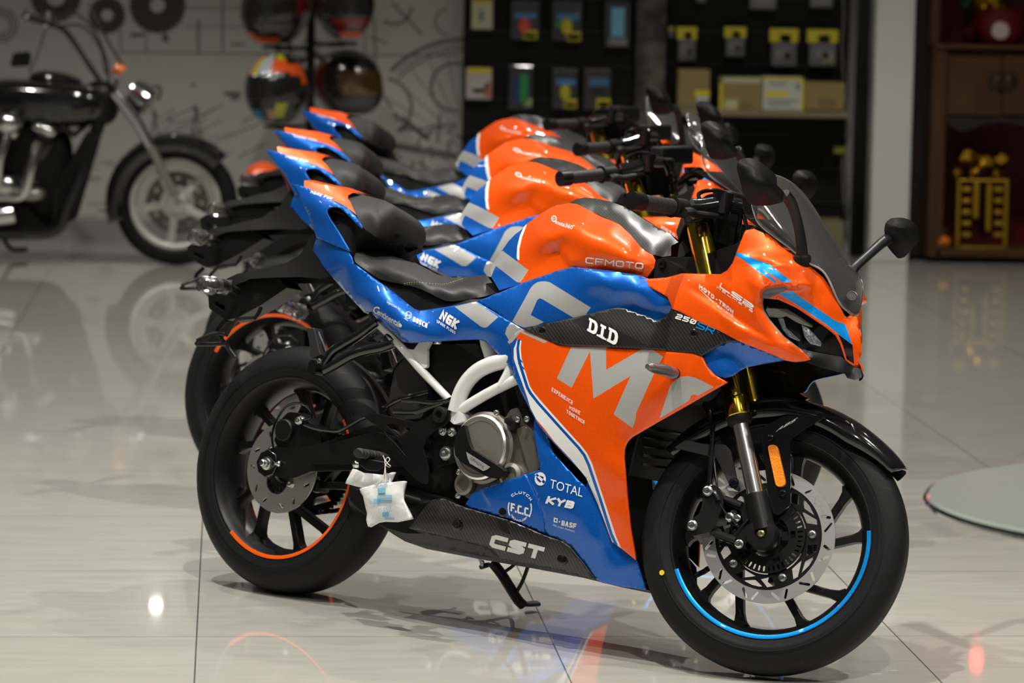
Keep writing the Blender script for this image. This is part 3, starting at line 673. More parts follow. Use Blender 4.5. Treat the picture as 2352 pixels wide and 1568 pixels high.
    # ------------------------------------------------ blue side cover under the seat, up to the tail
    sc = Panel([(1096, 692, .141), (1150, 725, .146), (1202, 757, .150), (1206, 775, .146), (1196, 880, .138), (1182, 868, .137), (1165, 834, .138), (1129, 798, .142), (1114, 784, .142), (1101, 780, .142), (1060, 781, .142), (943, 787.5, .134), (928, 785, .132), (922, 782, .131), (910, 769.5, .130), (856, 723.6, .116), (846, 721, .110), (836, 716.7, .104), (790, 667, .088), (746.5, 617, .072), (718.5, 576.4, .060), (722, 560, .066), (727, 546, .078),
                (760, 560, .098), (800, 576, .114), (808, 590, .115), (812, 604, .114), (823, 612, .116), (854, 635, .120), (907, 672.5, .122), (940, 700, .122), (952, 709, .122), (963, 713, .123), (1019, 705.5, .128)],
               [(795, 602, .120), (845, 680, .134), (858, 722, .134), (900, 690, .142), (950, 735, .152), (1050, 725, .152), (1130, 745, .154), (920, 768, .150), (1000, 768, .152), (1110, 766, .152), (760, 600, .088), (820, 672, .112)],
               blur=1, lam=1)
    g1 = [(1044, 704), (1092, 692), (1145, 727.5), (1120, 750), (1116, 752), (1110, 752), (1104, 749.5)]
    g2 = [(1176, 739), (1202, 755), (1206, 770), (1180, 800), (1160, 766), (1164, 752)]
    mb = sc.mesh(MB(), [(g1, 1), (g2, 1)], step=9); f7 = pair(mb, 'seat_side_cover', [BLUE, SILVER, BLACKM], solid=.0012)
    bosch = [circ(938, 723.5, 7.7, 20, 8.6), circ(938, 723.5, 6.5, 20, 7.3)]
    items = [('Injection by', (888.5, 695.5), (919.5, 712.8), (1, -6.4), .0), ('ontinental', (866, 721.5), (916.5, 751), (1, -14), .012), ('S', [arc(865.5, 712.5, 8, 8.4, 20, 330, 2.6, 18)]), ('S', bosch), ('S', [[(934, 718), (935.5, 718.5), (935.3, 722), (940.7, 724.5), (941, 720.8), (942.5, 721.5), (942, 729.5), (940.5, 729), (940.6, 726), (935.1, 723.6), (934.8, 726.8), (933.3, 726)]]),
             ('B', 'BOSCH', (948, 737.5), (980.5, 753.5), (2, -11), .24, .25), ('B', 'NGK', (1008, 731), (1047, 757), (9, -20), .26, .12), ('B', 'SPARK PLUGS', (1002.5, 740), (1045, 767.5), (1.2, -6.5), .18, .35), ('S', [[(917, 750), (921.5, 752), (923, 746), (920, 744), (921, 742), (918.5, 742.5), (916, 746), (918, 746.5)]])]
    text(f7, sc, 'sponsor_lettering', items, WHITE)
    # ------------------------------------------------ tail
    tp = Panel([(672, 422, .035), (698, 428, .050), (730, 441, .063), (764, 459, .078), (782, 467, .086), (800, 478, .094), (815, 493.5, .100), (833, 521, .106), (832, 525.4, .106), (828, 523, .106), (787, 482, .100), (781, 477.5, .099), (774.6, 475.7, .098), (764, 475.5, .097), (757, 477.5, .097), (752, 482, .098), (751.5, 488, .099), (757, 500, .102), (780, 535, .110), (806, 578, .116), (800, 576, .117), (760, 560, .102), (727, 546, .082), (718, 520, .074), (708, 492, .066), (695.5, 469, .060), (682, 443, .048)],
               [(735, 476, .094), (697, 470, .066), (745, 492, .100), (793, 574, .118), (715, 455, .076), (808, 498, .106), (770, 471, .100)], blur=1)
    mb = tp.mesh(MB(), step=8); f8 = pair(mb, 'tail_fairing', [BLUE, BLACKM], solid=.0012)
    text(f8, tp, 'slogan_lettering', [('B', 'MORE FUN', (712, 443), (761, 459), (3.5, -6), .24, .3)], WHITE)
    ot = Panel([(699, 414, .040), (739, 423, .042), (777, 430, .044), (809, 443, .046), (800, 448, .062), (799, 456, .072), (805, 464, .082), (818, 493, .100), (800, 478, .094), (782, 467, .086), (764, 459, .078), (730, 441, .063), (698, 428, .050)], [(760, 444, .066), (795, 464, .084)], blur=1)
    mb = ot.mesh(MB(), step=8); mirror_add(mb); ot.bridge(mb, [(699, 414), (739, 423), (777, 430), (809, 443)], 0, .006); part(mb, 'tail_top', [ORANGE, BLACKM])
    # ------------------------------------------------ passenger pad
    pp = Panel([(801, 449, .040), (809, 443.5, .010), (850, 451, 0), (885, 461, 0), (900, 468, 0), (910, 481, 0), (915, 500, 0), (913, 525, 0), (907, 546, 0), (901, 561, .0), (894, 560, .020), (880, 554, .060), (866, 546, .086), (838, 526, .098), (828, 514, .100), (818, 493, .097), (805, 464, .078), (799, 456, .064)],
               [(825, 460, .060), (868, 482, .078), (862, 464, .040), (870, 515, .092), (892, 500, .056), (895, 530, .048), (845, 500, .092), (888, 475, .030), (884, 545, .066), (905, 500, .024)], g=3, blur=1)
    mb = pp.mesh(MB(), step=7); mirror_add(mb); part(mb, 'passenger_seat', [VINYL2], merge=.0004, snap=.009, angle=80)
    pass
    # seat tail base: black under-seat hump seen through the tail openings
    ut = Panel([(748, 470, .050), (790, 474, .070), (818, 494, .082), (838, 526, .088), (894, 560, .070), (915, 564, .05), (925, 560, .03), (932, 575, .02), (952, 606, .015), (925, 596, .018), (885, 584, .025), (850, 576, .035), (826, 579, .060), (812, 588, .085), (802, 570, .090), (775, 530, .085), (752, 492, .07)], [(820, 545, .086)], blur=1)
    mb = ut.mesh(MB(), step=10); mirror_add(mb); ut.bridge(mb, [(748, 470), (790, 474), (818, 494)], 0); part(mb, 'tail_inner_cover', [BLACKM])
    # ------------------------------------------------ rider seat
    st = Panel([(813, 590, .098), (817, 581, .080), (826, 574, .050), (850, 571, .0), (885, 579, .0), (925, 592, .0), (955, 604, .0), (980, 617, .0), (1005, 630, .0), (1032, 637, .0), (1060, 637, .0), (1085, 634, .0), (1108, 632, .0), (1120, 634, .012), (1128, 645, .036), (1136, 658, .052), (1140, 668, .062), (1138, 674, .075), (1110, 681, .100), (1075, 688, .112), (1040, 692, .118), (1025, 691, .119), (1010, 685, .119), (985, 672, .118), (955, 659, .116), (925, 652, .114), (890, 646, .112), (870, 640, .111), (850, 627, .110), (822, 607, .108), (815, 600, .105)],
               [(840, 586, .078), (880, 600, .088), (930, 615, .095), (975, 636, .100), (1020, 652, .102), (1070, 652, .092), (1110, 646, .070), (860, 612, .104), (940, 640, .108), (1000, 662, .112), (1050, 668, .108), (1100, 660, .094), (830, 595, .100), (900, 588, .050), (960, 613, .050), (1040, 641, .045), (1000, 634, .05)], g=3, blur=2)
    top = [(826, 574), (850, 571), (885, 579), (925, 592), (955, 604), (1005, 630), (1060, 637), (1080, 637), (1065, 639), (1040, 648), (1020, 651), (990, 650), (960, 647), (928, 650), (900, 640), (860, 618), (826, 598), (815, 588)]
    mb = st.mesh(MB(), [(top, 1)], step=7); mirror_add(mb); so = part(mb, 'seat', [VINYL, VINYL2], merge=.0004)
    q = MB(); C_ = [(928, 651), (945, 648.5), (962, 648), (985, 650.5), (1005, 652), (1020, 652), (1035, 649), (1050, 643.5), (1065, 638.5)]
    P_ = smooth_path([(x, y, 0) for x, y in C_], 6)
    for a, b in list(zip(P_, P_[1:]))[::2]:
        q.add([st.at(a.x, a.y-.4, .001), st.at(b.x, b.y-.4, .001), st.at(b.x, b.y+.4, .001), st.at(a.x, a.y+.4, .001)], [(0, 3, 2, 1)])
        q.add([st.at(a.x, a.y+3.2, .001), st.at(b.x, b.y+3.2, .001), st.at(b.x, b.y+3.8, .001), st.at(a.x, a.y+3.8, .001)], [(0, 3, 2, 1)], 1)
    q.build('seat_stitching', [mat('lime_thread', (.35, .42, .05), .7), mat('grey_thread', (.16, .17, .16), .7)], so, smooth=False, angle=0)
    # black tray below the seat
    us = Panel([(822, 606, .100), (870, 638, .104), (925, 650, .106), (985, 670, .110), (1025, 689, .110), (1110, 679, .094), (1140, 672, .070), (1146, 672, .09), (1096, 696, .120), (1019, 712, .116), (963, 720, .112), (907, 680, .112), (854, 643, .110)], blur=1)
    mb = us.mesh(MB(), step=12); mirror_add(mb); part(mb, 'seat_tray', [BLACKM])
    # ------------------------------------------------ fuel tank
    tk = Panel([(1147, 667, .104), (1126, 632, .060), (1127, 618, .052), (1139, 596, .046), (1152, 577, .042), (1167, 555, .038), (1183, 538, .034), (1198, 527, .030), (1208, 515.7, .026), (1233, 497, .02), (1264, 477, .012), (1285, 470, .010), (1307.7, 466, .020), (1325.5, 468.5, .034), (1362, 487, .050), (1400, 504, .060), (1425.5, 516, .068), (1446, 536, .078), (1471, 567, .092), (1499.5, 585, .100), (1506, 597.6, .104), (1502, 615.5, .112), (1487, 636, .118), (1440, 631, .126), (1400, 624, .130), (1313, 615, .132), (1285, 621.5, .128), (1198, 651, .116)],
               [(1165, 600, .078), (1200, 560, .078), (1240, 525, .080), (1290, 492, .066), (1340, 505, .108), (1400, 530, .122), (1450, 570, .134), (1330, 545, .146), (1390, 585, .152), (1440, 605, .146), (1305, 602, .130), (1262, 560, .120), (1240, 535, .104), (1230, 590, .104), (1200, 625, .100), (1260, 610, .110), (1285, 530, .126), (1490, 605, .122), (1170, 640, .090), (1290, 560, .112), (1270, 585, .106)],
               g=3.5, blur=1, steps=[[(1239, 529, 0), (1275, 562, .008), (1310, 607, .009), (1318, 613, 0), (1350, 600, 0), (1325, 550, 0), (1275, 522, 0)]])
    bl = [(1110, 700), (1198, 651), (1190, 648), (1191, 612), (1187.5, 594), (1188, 570), (1196, 545), (1208, 512), (1190, 520), (1100, 640)]
    wh = [(1187.5, 594), (1191, 597), (1193, 597), (1193, 572), (1199, 545), (1210, 516), (1206, 514), (1194, 541), (1188, 565), (1186.5, 590)]
    gy = [(1120, 645), (1126, 640), (1138, 612), (1140, 611), (1186, 647), (1190, 648), (1196, 647), (1214, 620), (1155, 576), (1148, 578), (1120, 622)]
    mb = tk.mesh(MB(), [(bl, 1), (wh, 2), (gy, 3)], step=8); mirror_add(mb)
    tk.bridge(mb, [(1264, 477), (1285, 470), (1307.7, 466)], 0, .003); tk.bridge(mb, [(1126, 632), (1152, 577), (1198, 527), (1233, 497), (1264, 477)], 1, 0)
    to = part(mb, 'fuel_tank', [ORANGE, BLUE, WHITE, SILVER], merge=.0004)
    insta = [circ(1272.5, 502, 6.3, 18, 7.5), circ(1272.5, 502, 4.0, 16, 4.8)]
    text(to, tk, 'brand_lettering', [('B', 'CFMOTO', (1344, 604.5), (1477, 618.5), (1.5, -14.5), .21, .16), ('Insta360', (1275, 513), (1314, 527), (2.5, -9), .01), ('S', insta), ('S', [circ(1272, 502, 1.6, 10)])], WHITE)
    tc = Panel([(1307, 465.5, .014), (1325, 457, .006), (1343, 453, .0), (1369, 455.5, 0), (1400, 462, .0), (1438, 476, .0), (1471, 498, .0), (1505, 519, .0), (1538, 536, .0), (1558, 556, .01), (1542, 564, .03), (1541, 587, .058), (1522, 590, .075), (1499, 584, .100), (1471, 567, .094), (1446, 536, .080), (1425.5, 516, .070), (1400, 504, .062), (1362, 487, .052), (1325.5, 468.5, .036)],
               [(1380, 478, .040), (1440, 505, .052), (1490, 545, .062), (1530, 560, .045), (1505, 575, .085), (1400, 470, .028), (1470, 510, .034)], g=3, blur=1)
    mb = tc.mesh(MB(), step=7); mirror_add(mb); part(mb, 'tank_cover', [CARBON], merge=.0004)
    # ------------------------------------------------ front cowl
    fo = [(1461, 642.5, .146), (1532, 637, .146), (1566, 627.5, .146), (1655, 629.5, .150), (1670, 620.6, .150), (1683, 603, .146), (1693, 575, .140), (1708.7, 536, .132), (1712.5, 529, .128), (1731.6, 525, .122), (1752, 534, .120), (1800.5, 569.6, .112), (1833.7, 594, .102), (1851, 604, .094), (1870, 619, .082), (1892, 638, .070), (1908, 662, .058), (1922, 690, .046), (1935, 715, .034), (1944, 733, .020), (1953, 722, .012), (1962, 718, .0), (1970, 735, .0), (1977, 759, .0), (1979.5, 785, .0), (1977, 815, .0), (1972, 835.5, .0), (1964, 842, .004),
          (1954, 836, .014), (1944, 830, .020), (1939, 815, .028), (1931, 789.6, .042), (1921, 769, .056), (1898, 751, .076), (1831.6, 708, .118), (1788, 688, .140), (1765, 686, .150), (1754, 685, .160), (1752.5, 695, .163), (1756, 713, .160), (1768, 733.5, .153), (1801, 771.7, .138), (1839, 801, .124), (1862, 825, .112),
          (1849.5, 829, .116), (1826.5, 831.7, .124), (1806, 828, .132), (1780.6, 817.6, .142), (1740, 801, .158), (1699, 784.5, .174), (1655, 761, .178), (1610, 741, .178), (1560, 715, .175), (1544, 709, .174), (1541, 700, .172), (1533, 682, .166), (1515, 671, .158)]
    n = len(fo)
    inner = [(1580, 645, .160), (1640, 660, .166), (1700, 650, .166), (1742, 640, .170), (1620, 700, .176), (1680, 720, .178), (1740, 740, .170), (1790, 790, .152), (1830, 815, .130),
             (1718, 632, .172), (1748, 622, .166), (1800, 616, .148), (1840, 628, .128), (1700, 590, .148), (1740, 585, .142), (1790, 600, .134),
             (1803, 656, .154), (1858, 655, .116), (1755, 664, .168), (1748, 676, .168), (1808, 664, .140), (1862, 660, .104), (1790, 676, .142), (1900, 700, .074), (1880, 650, .088), (1930, 745, .040), (1850, 700, .106), (1925, 770, .050), (1958, 792, .020), (1960, 760, .014), (1763, 658, .166), (1720, 555, .132)]
    k = {i: n+i for i in range(len(inner))}
    cr = [(k[16], k[17]), (k[20], k[21]), (k[9], k[10]), (k[10], k[11]), (k[30], k[16]), (k[18], k[30]), (k[20], k[22]), (k[9], k[18]), (k[18], k[19]), (k[0], k[9])]
    drop = {16, 17, 30, 9, 10, 11, 18, 21, 31}
    inner = [q_ for i_, q_ in enumerate(inner) if i_ not in drop]
    brow = [(1712, 640, .0), (1740, 612, .0), (1790, 608, .0), (1830, 632, .0), (1862, 652, .002), (1861, 657, .013), (1811, 663, .020), (1803, 656.5, .022), (1762, 661, .022), (1750, 668, .020), (1744, 690, .012), (1735, 700, .002), (1728, 668, .0)]
    ridge = [(1693, 583, .0), (1742, 572, .0), (1812, 590, .0), (1850, 625, .0), (1800, 612, .0075), (1742, 596, .0085), (1700, 598, .004), (1680, 612, .0)]
    dent = [(1560, 652, 0), (1640, 650, 0), (1700, 655, 0), (1735, 720, 0), (1790, 795, 0), (1700, 745, -.012), (1640, 700, -.012)]
    fc = Panel(fo, inner, g=3.0, blur=2, steps=[brow, ridge, dent], lam=1.5)
    st1 = [(1690, 581), (1704, 582), (1740, 597), (1765, 605), (1819, 646), (1797, 648), (1776, 634), (1750, 616), (1785, 648), (1780, 650), (1740, 622), (1706, 596), (1688, 586)]
    st2 = [(1788, 675), (1817, 667), (1915, 734), (1922, 738), (1941, 744), (1948, 762), (1958, 795), (1926, 767), (1898, 745), (1831, 700)]
    blk = [(1925, 767), (1958, 792), (1962, 836), (1945, 825), (1935, 790)]
    rim_ = [(1751, 672), (1756, 666), (1762, 662), (1803, 657.5), (1811, 664), (1787, 675), (1768, 684), (1757, 692), (1757.5, 702), (1760, 716), (1771, 733), (1804, 771), (1842, 802), (1836, 801), (1798, 772), (1765, 734), (1753, 716), (1750, 695)]
    mb = fc.mesh(MB(), [(st1, 1), (st2, 1), (blk, 2), (rim_, 3)], step=7); mirror_add(mb)
    fcow = part(mb, 'front_cowl', [ORANGE, CYAN, BLACKG, mat('grey_intake_lip', (.14, .14, .15), .35, .1), BLACKM], merge=.0004, solid=.005, angle=50)
    text(fcow, fc, 'sponsor_lettering', [('B', 'MOTO-TRON', (1605.5, 661), (1684, 722), (.6, -9.5), .28, .25), ('B', 'RACING', (1646, 705), (1683, 728), (1, -5), .14, .4), ('B', 'LS2', (1652, 659), (1728, 711), (4, -10), .25, .12), ('B', 'HELMETS', (1646, 661), (1728, 718), (1.5, -4.2), .2, .4), ('S', [[(1606, 662.5), (1640, 694), (1640, 695.2), (1606, 663.7)]])], WHITE)
    # indentation beside the nose badge, blue lower wing
    bw = Panel([(1612, 817, .172), (1643, 795, .168), (1666, 787, .166), (1697, 784, .166), (1740, 800, .154), (1780, 816, .140), (1815, 829, .128), (1801, 828, .126), (1742, 838, .134), (1717, 843, .138), (1700, 851, .144), (1683.7, 863, .152), (1666, 868, .160), (1642, 864, .166), (1624, 842, .170)], [(1660, 815, .158), (1720, 820, .144), (1670, 850, .160)], g=3, blur=1)
    mb = bw.mesh(MB(), step=8); pair(mb, 'cowl_lower_wing', [BLUE, BLACKM], solid=.004)
    # ------------------------------------------------ headlights
    hl = Panel([(1757, 688, .140), (1765, 687, .138), (1788, 689, .130), (1831.6, 709, .110), (1898, 752, .070), (1921, 770, .050), (1931, 790, .036), (1937, 812, .028), (1934, 818, .026), (1870, 806, .080), (1838, 800, .106), (1802, 771, .124), (1769, 733, .138), (1757, 713, .144)], [(1840, 750, .104), (1890, 790, .070)], g=3, blur=1)
    mb = hl.mesh(MB(), step=8); h1 = pair(mb, 'headlight', [HGLASS])
    hb_ = Panel([(p[0], p[1], max(.0, p[2]-.030)) for p in [(1753, 684, .140), (1790, 685, .128), (1831.6, 705, .108), (1898, 748, .068), (1925, 768, .045), (1935, 790, .036), (1944, 822, .028), (1940, 826, .026), (1870, 812, .080), (1836, 806, .106), (1795, 775, .124), (1762, 736, .138), (1750, 713, .144)]], [], blur=0)
    mb = hb_.mesh(MB(), step=12); mirror_add(mb); part(mb, 'headlight_housing', [BLACKS])
    def strip(poly, off, mt, nm):
        q = MB(); f = lambda x, y: hl.at(x, y, -off); g_ = lambda x, y: hl.at(x, y, -off-.012)
        extr(q, [poly], f, g_); pair(q, nm, mt, bevel=.002)
    strip([(1762, 701), (1768, 706), (1808, 709), (1820, 716), (1868, 747), (1866, 752), (1836, 743), (1824, 737), (1806, 726), (1793, 730), (1766, 728), (1758, 712)], .010, mat('reflector_cream', (.50, .48, .40), .22, .3), 'headlight_reflector')
    strip([(1786, 730), (1800, 730), (1806, 752), (1826, 770), (1838, 780), (1836, 784), (1812, 774), (1796, 756)], .012, mat('headlight_ribbed_lens', (.55, .57, .6), .08, .7, .5, bump=(220, .8, .004)), 'headlight_lens')
    strip([(1840, 745), (1856, 752), (1872, 768), (1888, 786), (1886, 796), (1862, 790), (1848, 774)], .012, MATS['headlight_ribbed_lens'], 'headlight_lens')
    # chin
    ch = Panel([(1836, 800, .115), (1870, 808, .088), (1932, 819, .032), (1944, 829, .024), (1964, 842, .0), (1978, 846, .0), (1984, 862, .0), (1975, 869, .006), (1962, 872, .012), (1946, 868, .022), (1940, 858, .036), (1900, 848, .066), (1866, 838, .095), (1850, 830, .110), (1862, 825, .108)], [], g=3, blur=1)
    mb = ch.mesh(MB(), step=9); mirror_add(mb); part(mb, 'cowl_chin', [BLACKS], merge=.0004)
    # ------------------------------------------------ windscreen
    edge = [(1733, 425, .098), (1728, 455, .118), (1729, 475, .125), (1738, 504, .126), (1752, 522, .124), (1775, 540, .120), (1815, 570, .110), (1850, 600, .098), (1880, 615, .086), (1896, 630, .076), (1908, 652, .066), (1920, 680, .052), (1933, 702, .036), (1948, 715, .020), (1961, 726, .001)]
    cen = [(1783, 404), (1795, 412), (1806, 424), (1828, 452), (1842, 475), (1856, 497), (1880, 540), (1902, 585), (1915, 607), (1926, 628), (1937, 650), (1948, 675), (1957, 697), (1961, 712), (1963, 727)]
    mb = MB(); K = 8; vs = []
    for (ex, ey, ew), (mx, my) in zip(edge, cen):
        e = U(ex, ey, ew); m = U(mx, my, 0)
        for j in range(-K, K+1):
            t = j/K*PI/2; y = ew*math.sin(t); q = math.cos(t)**.8
            vs.append(Vector((e.x+(m.x-e.x)*q, y, e.z+(m.z-e.z)*q)))
    w = 2*K+1
    mb.add(vs, [(i*w+j, i*w+j+1, (i+1)*w+j+1, (i+1)*w+j) for i in range(len(edge)-1) for j in range(w-1)])
    sh = part(mb, 'windscreen', [SHIELD], solid=.003)
    q = MB(); rimp = [vs[i*w+w-1] for i in range(len(edge))]; riml = [vs[i*w] for i in range(len(edge))]; tr = [vs[j] for j in range(w)]
    for pth in (rimp, riml, tr): tube(q, pth, .0026, 6, n=2)
    q.build('windscreen_edge', EDGEM, sh)
    q = MB(); p = U(1954, 683, .018)+Vector((.004, -.002, .002)); lathe(q, p, (.62, -.70, .30), [(.0, .0), (.0115, 0), (.012, .003), (.010, .0035), (.0095, .002), (0, .002)], 24); bo = q.build('nose_badge', [mat('badge_metal', (.05, .05, .052), .35, .6)], root)
    # dash and instruments behind the screen
    mb = MB(); plate(mb, rnd([(1712, 500), (1800, 506), (1830, 545), (1842, 585), (1800, 566), (1752, 530)], 6), .085, -.085); part(mb, 'instrument_panel', BLACKM, bevel=.004)
    mb = MB(); plate(mb, rnd([(1770, 520), (1805, 512), (1822, 545), (1812, 560), (1775, 538)], 5), .070, -.070); part(mb, 'display', [mat('dash_display', (.06, .065, .07), .15, .2, .6)], bevel=.003)
    # ------------------------------------------------ mirrors
    def mirror(sgn):
        S = (lambda p: p) if sgn > 0 else (lambda p: Vector((p.x, -p.y, p.z)))
        q = MB(); tube(q, [S(U(*a)) for a in ((1842, 594, .100), (1842, 578, .108), (1840, 555, .118), (1834, 520, .135), (1826, 490, .155), (1815, 462, .180), (1800, 445, .205))], lambda t: .0145-.003*math.sin(PI*t), 12, n=3, flat=.75); arm = part(q, 'mirror_arm', BLACKS)
        q = MB(); lathe(q, S(U(1842, 596, .097)), (0, -.35*sgn, 1), [(.001, -.012), (.020, -.012), (.020, .006), (.016, .012), (.001, .012)], 20); q.build('mirror_mount', BLACKM, arm)
        sh_ = Panel([(1693, 373, .290), (1697, 368, .290), (1706, 364, .285), (1721, 362.5, .275), (1737, 366, .262), (1755, 378, .248), (1772, 391, .234), (1779, 398, .228), (1784, 408, .222), (1785, 425, .215), (1800, 440, .203), (1803, 447, .201), (1800, 458, .204), (1795, 465, .206), (1775, 470, .215), (1758, 473, .232), (1735, 472, .250), (1722, 469, .258), (1715, 462, .264), (1705, 437, .278), (1697, 405, .288), (1692, 388, .291)],
                    [(1700, 385, .306), (1728, 392, .304), (1760, 410, .284), (1780, 425, .262), (1730, 435, .300), (1755, 450, .270), (1785, 450, .236), (1712, 420, .304), (1745, 382, .284)], g=2.5, blur=1, steps=[[(1693, 375, 0), (1720, 385, .006), (1750, 398, .006), (1784, 420, 0), (1770, 392, 0), (1735, 366, 0), (1706, 364, 0)]])
        q = sh_.mesh(MB(), step=7); nf = len(q.f)
        # glass side: close the shell at its back
        loop = []
        for a, b in zip(sh_.out, sh_.out[1:]+sh_.out[:1]): loop.append(sh_.at(a[0], a[1]))
        cc = sum(loop, Vector())/len(loop)+Vector((-.026, .008, 0)); bb = len(q.v); q.v += [tuple(v) for v in loop]+[tuple(cc)]
        q.f += [(bb+(i+1) % len(loop), bb+i, bb+len(loop)) for i in range(len(loop))]; q.m += [1]*len(loop)
        if sgn < 0: q = mirrored(q)
        part(q, 'mirror_head', [MIRR, CHROME], angle=30)
        if sgn > 0: lettering(qq := MB(), 'CFMOTO', (1757, 410), (1778, 427), (1, -5), sh_.at, 0); qq.build('mirror_lettering', BLACKG, arm, smooth=False, angle=0)
    mirror(1)
    q = MB(); tube(q, [U(*a) for a in ((1952, 634, -.100), (1958, 620, -.112), (1972, 606, -.135), (1990, 590, -.165), (2010, 572, -.205), (2026, 558, -.240), (2040, 548, -.268))], lambda t: .0150-.003*math.sin(PI*t), 12, n=3, flat=.75); arm = part(q, 'mirror_arm', BLACKS)
    q = MB(); lathe(q, U(1952, 637, -.097), (0, .35, 1), [(.001, -.012), (.020, -.012), (.020, .006), (.016, .012), (.001, .012)], 20); q.build('mirror_mount', BLACKM, arm)
    lm = Panel([(2033, 514.5, -.262), (2038, 507, -.262), (2047, 501, -.268), (2060, 499.5, -.280), (2074, 500, -.294), (2086, 503, -.306), (2096, 508, -.316), (2104, 517, -.324), (2109, 526, -.329), (2113, 540, -.334), (2110, 554, -.332), (2100, 567, -.326), (2089, 578, -.318), (2078, 590, -.310), (2070, 593, -.306), (2062, 593, -.300), (2050, 581, -.288), (2038, 566, -.274), (2033, 548, -.264), (2031, 528, -.260)],
               [(2060, 535, -.262), (2075, 520, -.272), (2090, 525, -.292), (2075, 555, -.278), (2060, 560, -.272), (2095, 550, -.306), (2050, 520, -.258), (2085, 572, -.302), (2048, 545, -.258)], g=2.5, blur=1, steps=[[(2033, 518, 0), (2060, 524, .007), (2092, 532, .007), (2112, 545, 0), (2096, 508, 0), (2060, 499, 0)]])
    q = lm.mesh(MB(), step=6); loop = [lm.at(a[0], a[1]) for a in lm.out]; cc = sum(loop, Vector())/len(loop)+Vector((-.030, -.010, 0)); bb = len(q.v); q.v += [tuple(v) for v in loop]+[tuple(cc)]
    q.f += [(bb+(i+1) % len(loop), bb+i, bb+len(loop)) for i in range(len(loop))]; q.m += [1]*len(loop); part(q, 'mirror_head', [MIRR, CHROME], angle=30)
    # ------------------------------------------------ fork and handlebar (turn with the steering)
    A0 = UF0(1606, 532, .100); A1 = UF0(1745, 1180, .100); dr = (A1-A0).normalized()
    for sg in (1, -1):
        def L(t): p = A0+dr*t; return ST @ Vector((p.x, p.y*sg, p.z))
        ax = (L(1)-L(0)); H = (UF0(1702, 957, .100)-A0).length
        q = MB(); lathe(q, L(0), ax, [(.001, -.030), (.0235, -.030), (.0255, -.024), (.0262, .0), (.0262, H-.045), (.0275, H-.043), (.0285, H-.040), (.0285, H-.004), (.0265, H-.002), (.001, H-.002)], 36); ft = part(q, 'fork_tube', GOLD, angle=25)
        q = MB(); lathe(q, L(H), ax, [(.0268, -.003), (.0272, .0), (.0272, .012), (.0245, .016), (.0185, .018)], 32); q.build('fork_seal', BLACKM, ft)
        H2 = (UF0(1738, 1137, .100)-A0).length
        q = MB(); lathe(q, L(H-.02), ax, [(.0185, 0), (.0185, H2-H+.04)], 32); part(q, 'fork_stanchion', CHROME)
        q = MB(); H3 = (UF0(1757, 1228, .100)-A0).length
        lathe(q, L(H2), ax, [(.0190, -.004), (.0248, -.002), (.0252, .004), (.0262, .05), (.0275, H3-H2-.01)], 20)
        lathe(q, ST @ Vector((AX.x, AX.y, AX.z))+ST.to_3x3() @ Vector((-.004, -.062*sg, -.004)), ST.to_3x3() @ Vector((0, -sg, 0)), [(.001, -.012), (.024, -.012), (.031, .006), (.034, .020), (.034, .052), (.031, .060), (.014, .061), (.013, .056), (.001, .056)], 24)
        fb = part(q, 'fork_bottom', BLACKS, angle=35)
        if sg == 1: q = MB(); bolt(q, ST @ Vector((AX.x-.004, -.1185, AX.z-.004)), ST.to_3x3() @ Vector((0, -1, 0)), .0065, .006); q.build('axle_bolt', mat('yellow_zinc', (.75, .7, .4), .25, 1.0), fb)
    # yokes
    def LP(t, y, f=0): p = A0+dr*t; return ST @ (Vector((p.x, -y, p.z))+Vector((dr.z*-f, 0, dr.x*f)))
    for t, h_ in ((-.028, .026), (.235, .036)):
        q = MB(); vs = []
        out = [(-.130, -.02), (-.130, .022), (-.10, .036), (-.03, .062), (.03, .062), (.10, .036), (.130, .022), (.130, -.02), (.10, -.036), (-.10, -.036)]
        extr(q, [[(a, b-.0) for a, b in out]], lambda a, b: LP(t-h_/2, a, b*-1), lambda a, b: LP(t+h_/2, a, b*-1)); part(q, 'fork_yoke', BLACKS, bevel=.004)
    # bars
    for sg in (1, -1):
        S = (lambda x, y, w: UF(x, y, w)) if sg > 0 else (lambda x, y, w: ST @ (lambda p: Vector((p.x, -p.y, p.z)))(UF0(x, y, w)))
        q = MB(); tube(q, [S(1452, 461, .352), S(1500, 469, .286), S(1560, 478, .200), S(1600, 487, .135), S(1625, 497, .100)], .011, 14); br = part(q, 'handlebar', BLACKS)
        q = MB(); a_, b_ = S(1457, 461.5, .346), S(1592, 482, .160)
        n_ = 22
        tube(q, [a_.lerp(b_, .02+.60*i/n_) for i in range(n_+1)], lambda t: .0172+.0007*math.sin(t*46), 18); q.build('grip', GRIPR, br)
        q = MB(); tube(q, [a_.lerp(b_, -.05), a_.lerp(b_, -.045), a_.lerp(b_, .115), a_.lerp(b_, .12)], lambda t: .0205 if .05 < t < .95 else .016, 22); q.build('bar_end', BLACKS, br)
        q = MB(); M_ = a_.lerp(b_, .70); tube(q, [a_.lerp(b_, .63), a_.lerp(b_, .65), a_.lerp(b_, .80), a_.lerp(b_, .84)], lambda t: .021 if t > .2 else .024, 16); q.build('switch_housing', BLACKM, br)
        q = MB(); tube(q, [S(1572, 487, .235), S(1585, 486, .225), S(1600, 492, .205), S(1630, 494, .165), S(1655, 496, .125)], lambda t: .0155 if t < .3 else .0155-.005*t, 12, n=3, flat=.62); q.build('lever_sleeve' if sg > 0 else 'clutch_lever', BLACKM, br)
        q = MB(); tube(q, [S(1590, 480, .170), S(1610, 478, .16), S(1660, 470, .13), S(1700, 475, .11)], lambda t: .024-.006*t, 14, n=3); q.build('master_cylinder', BLACKG, br)
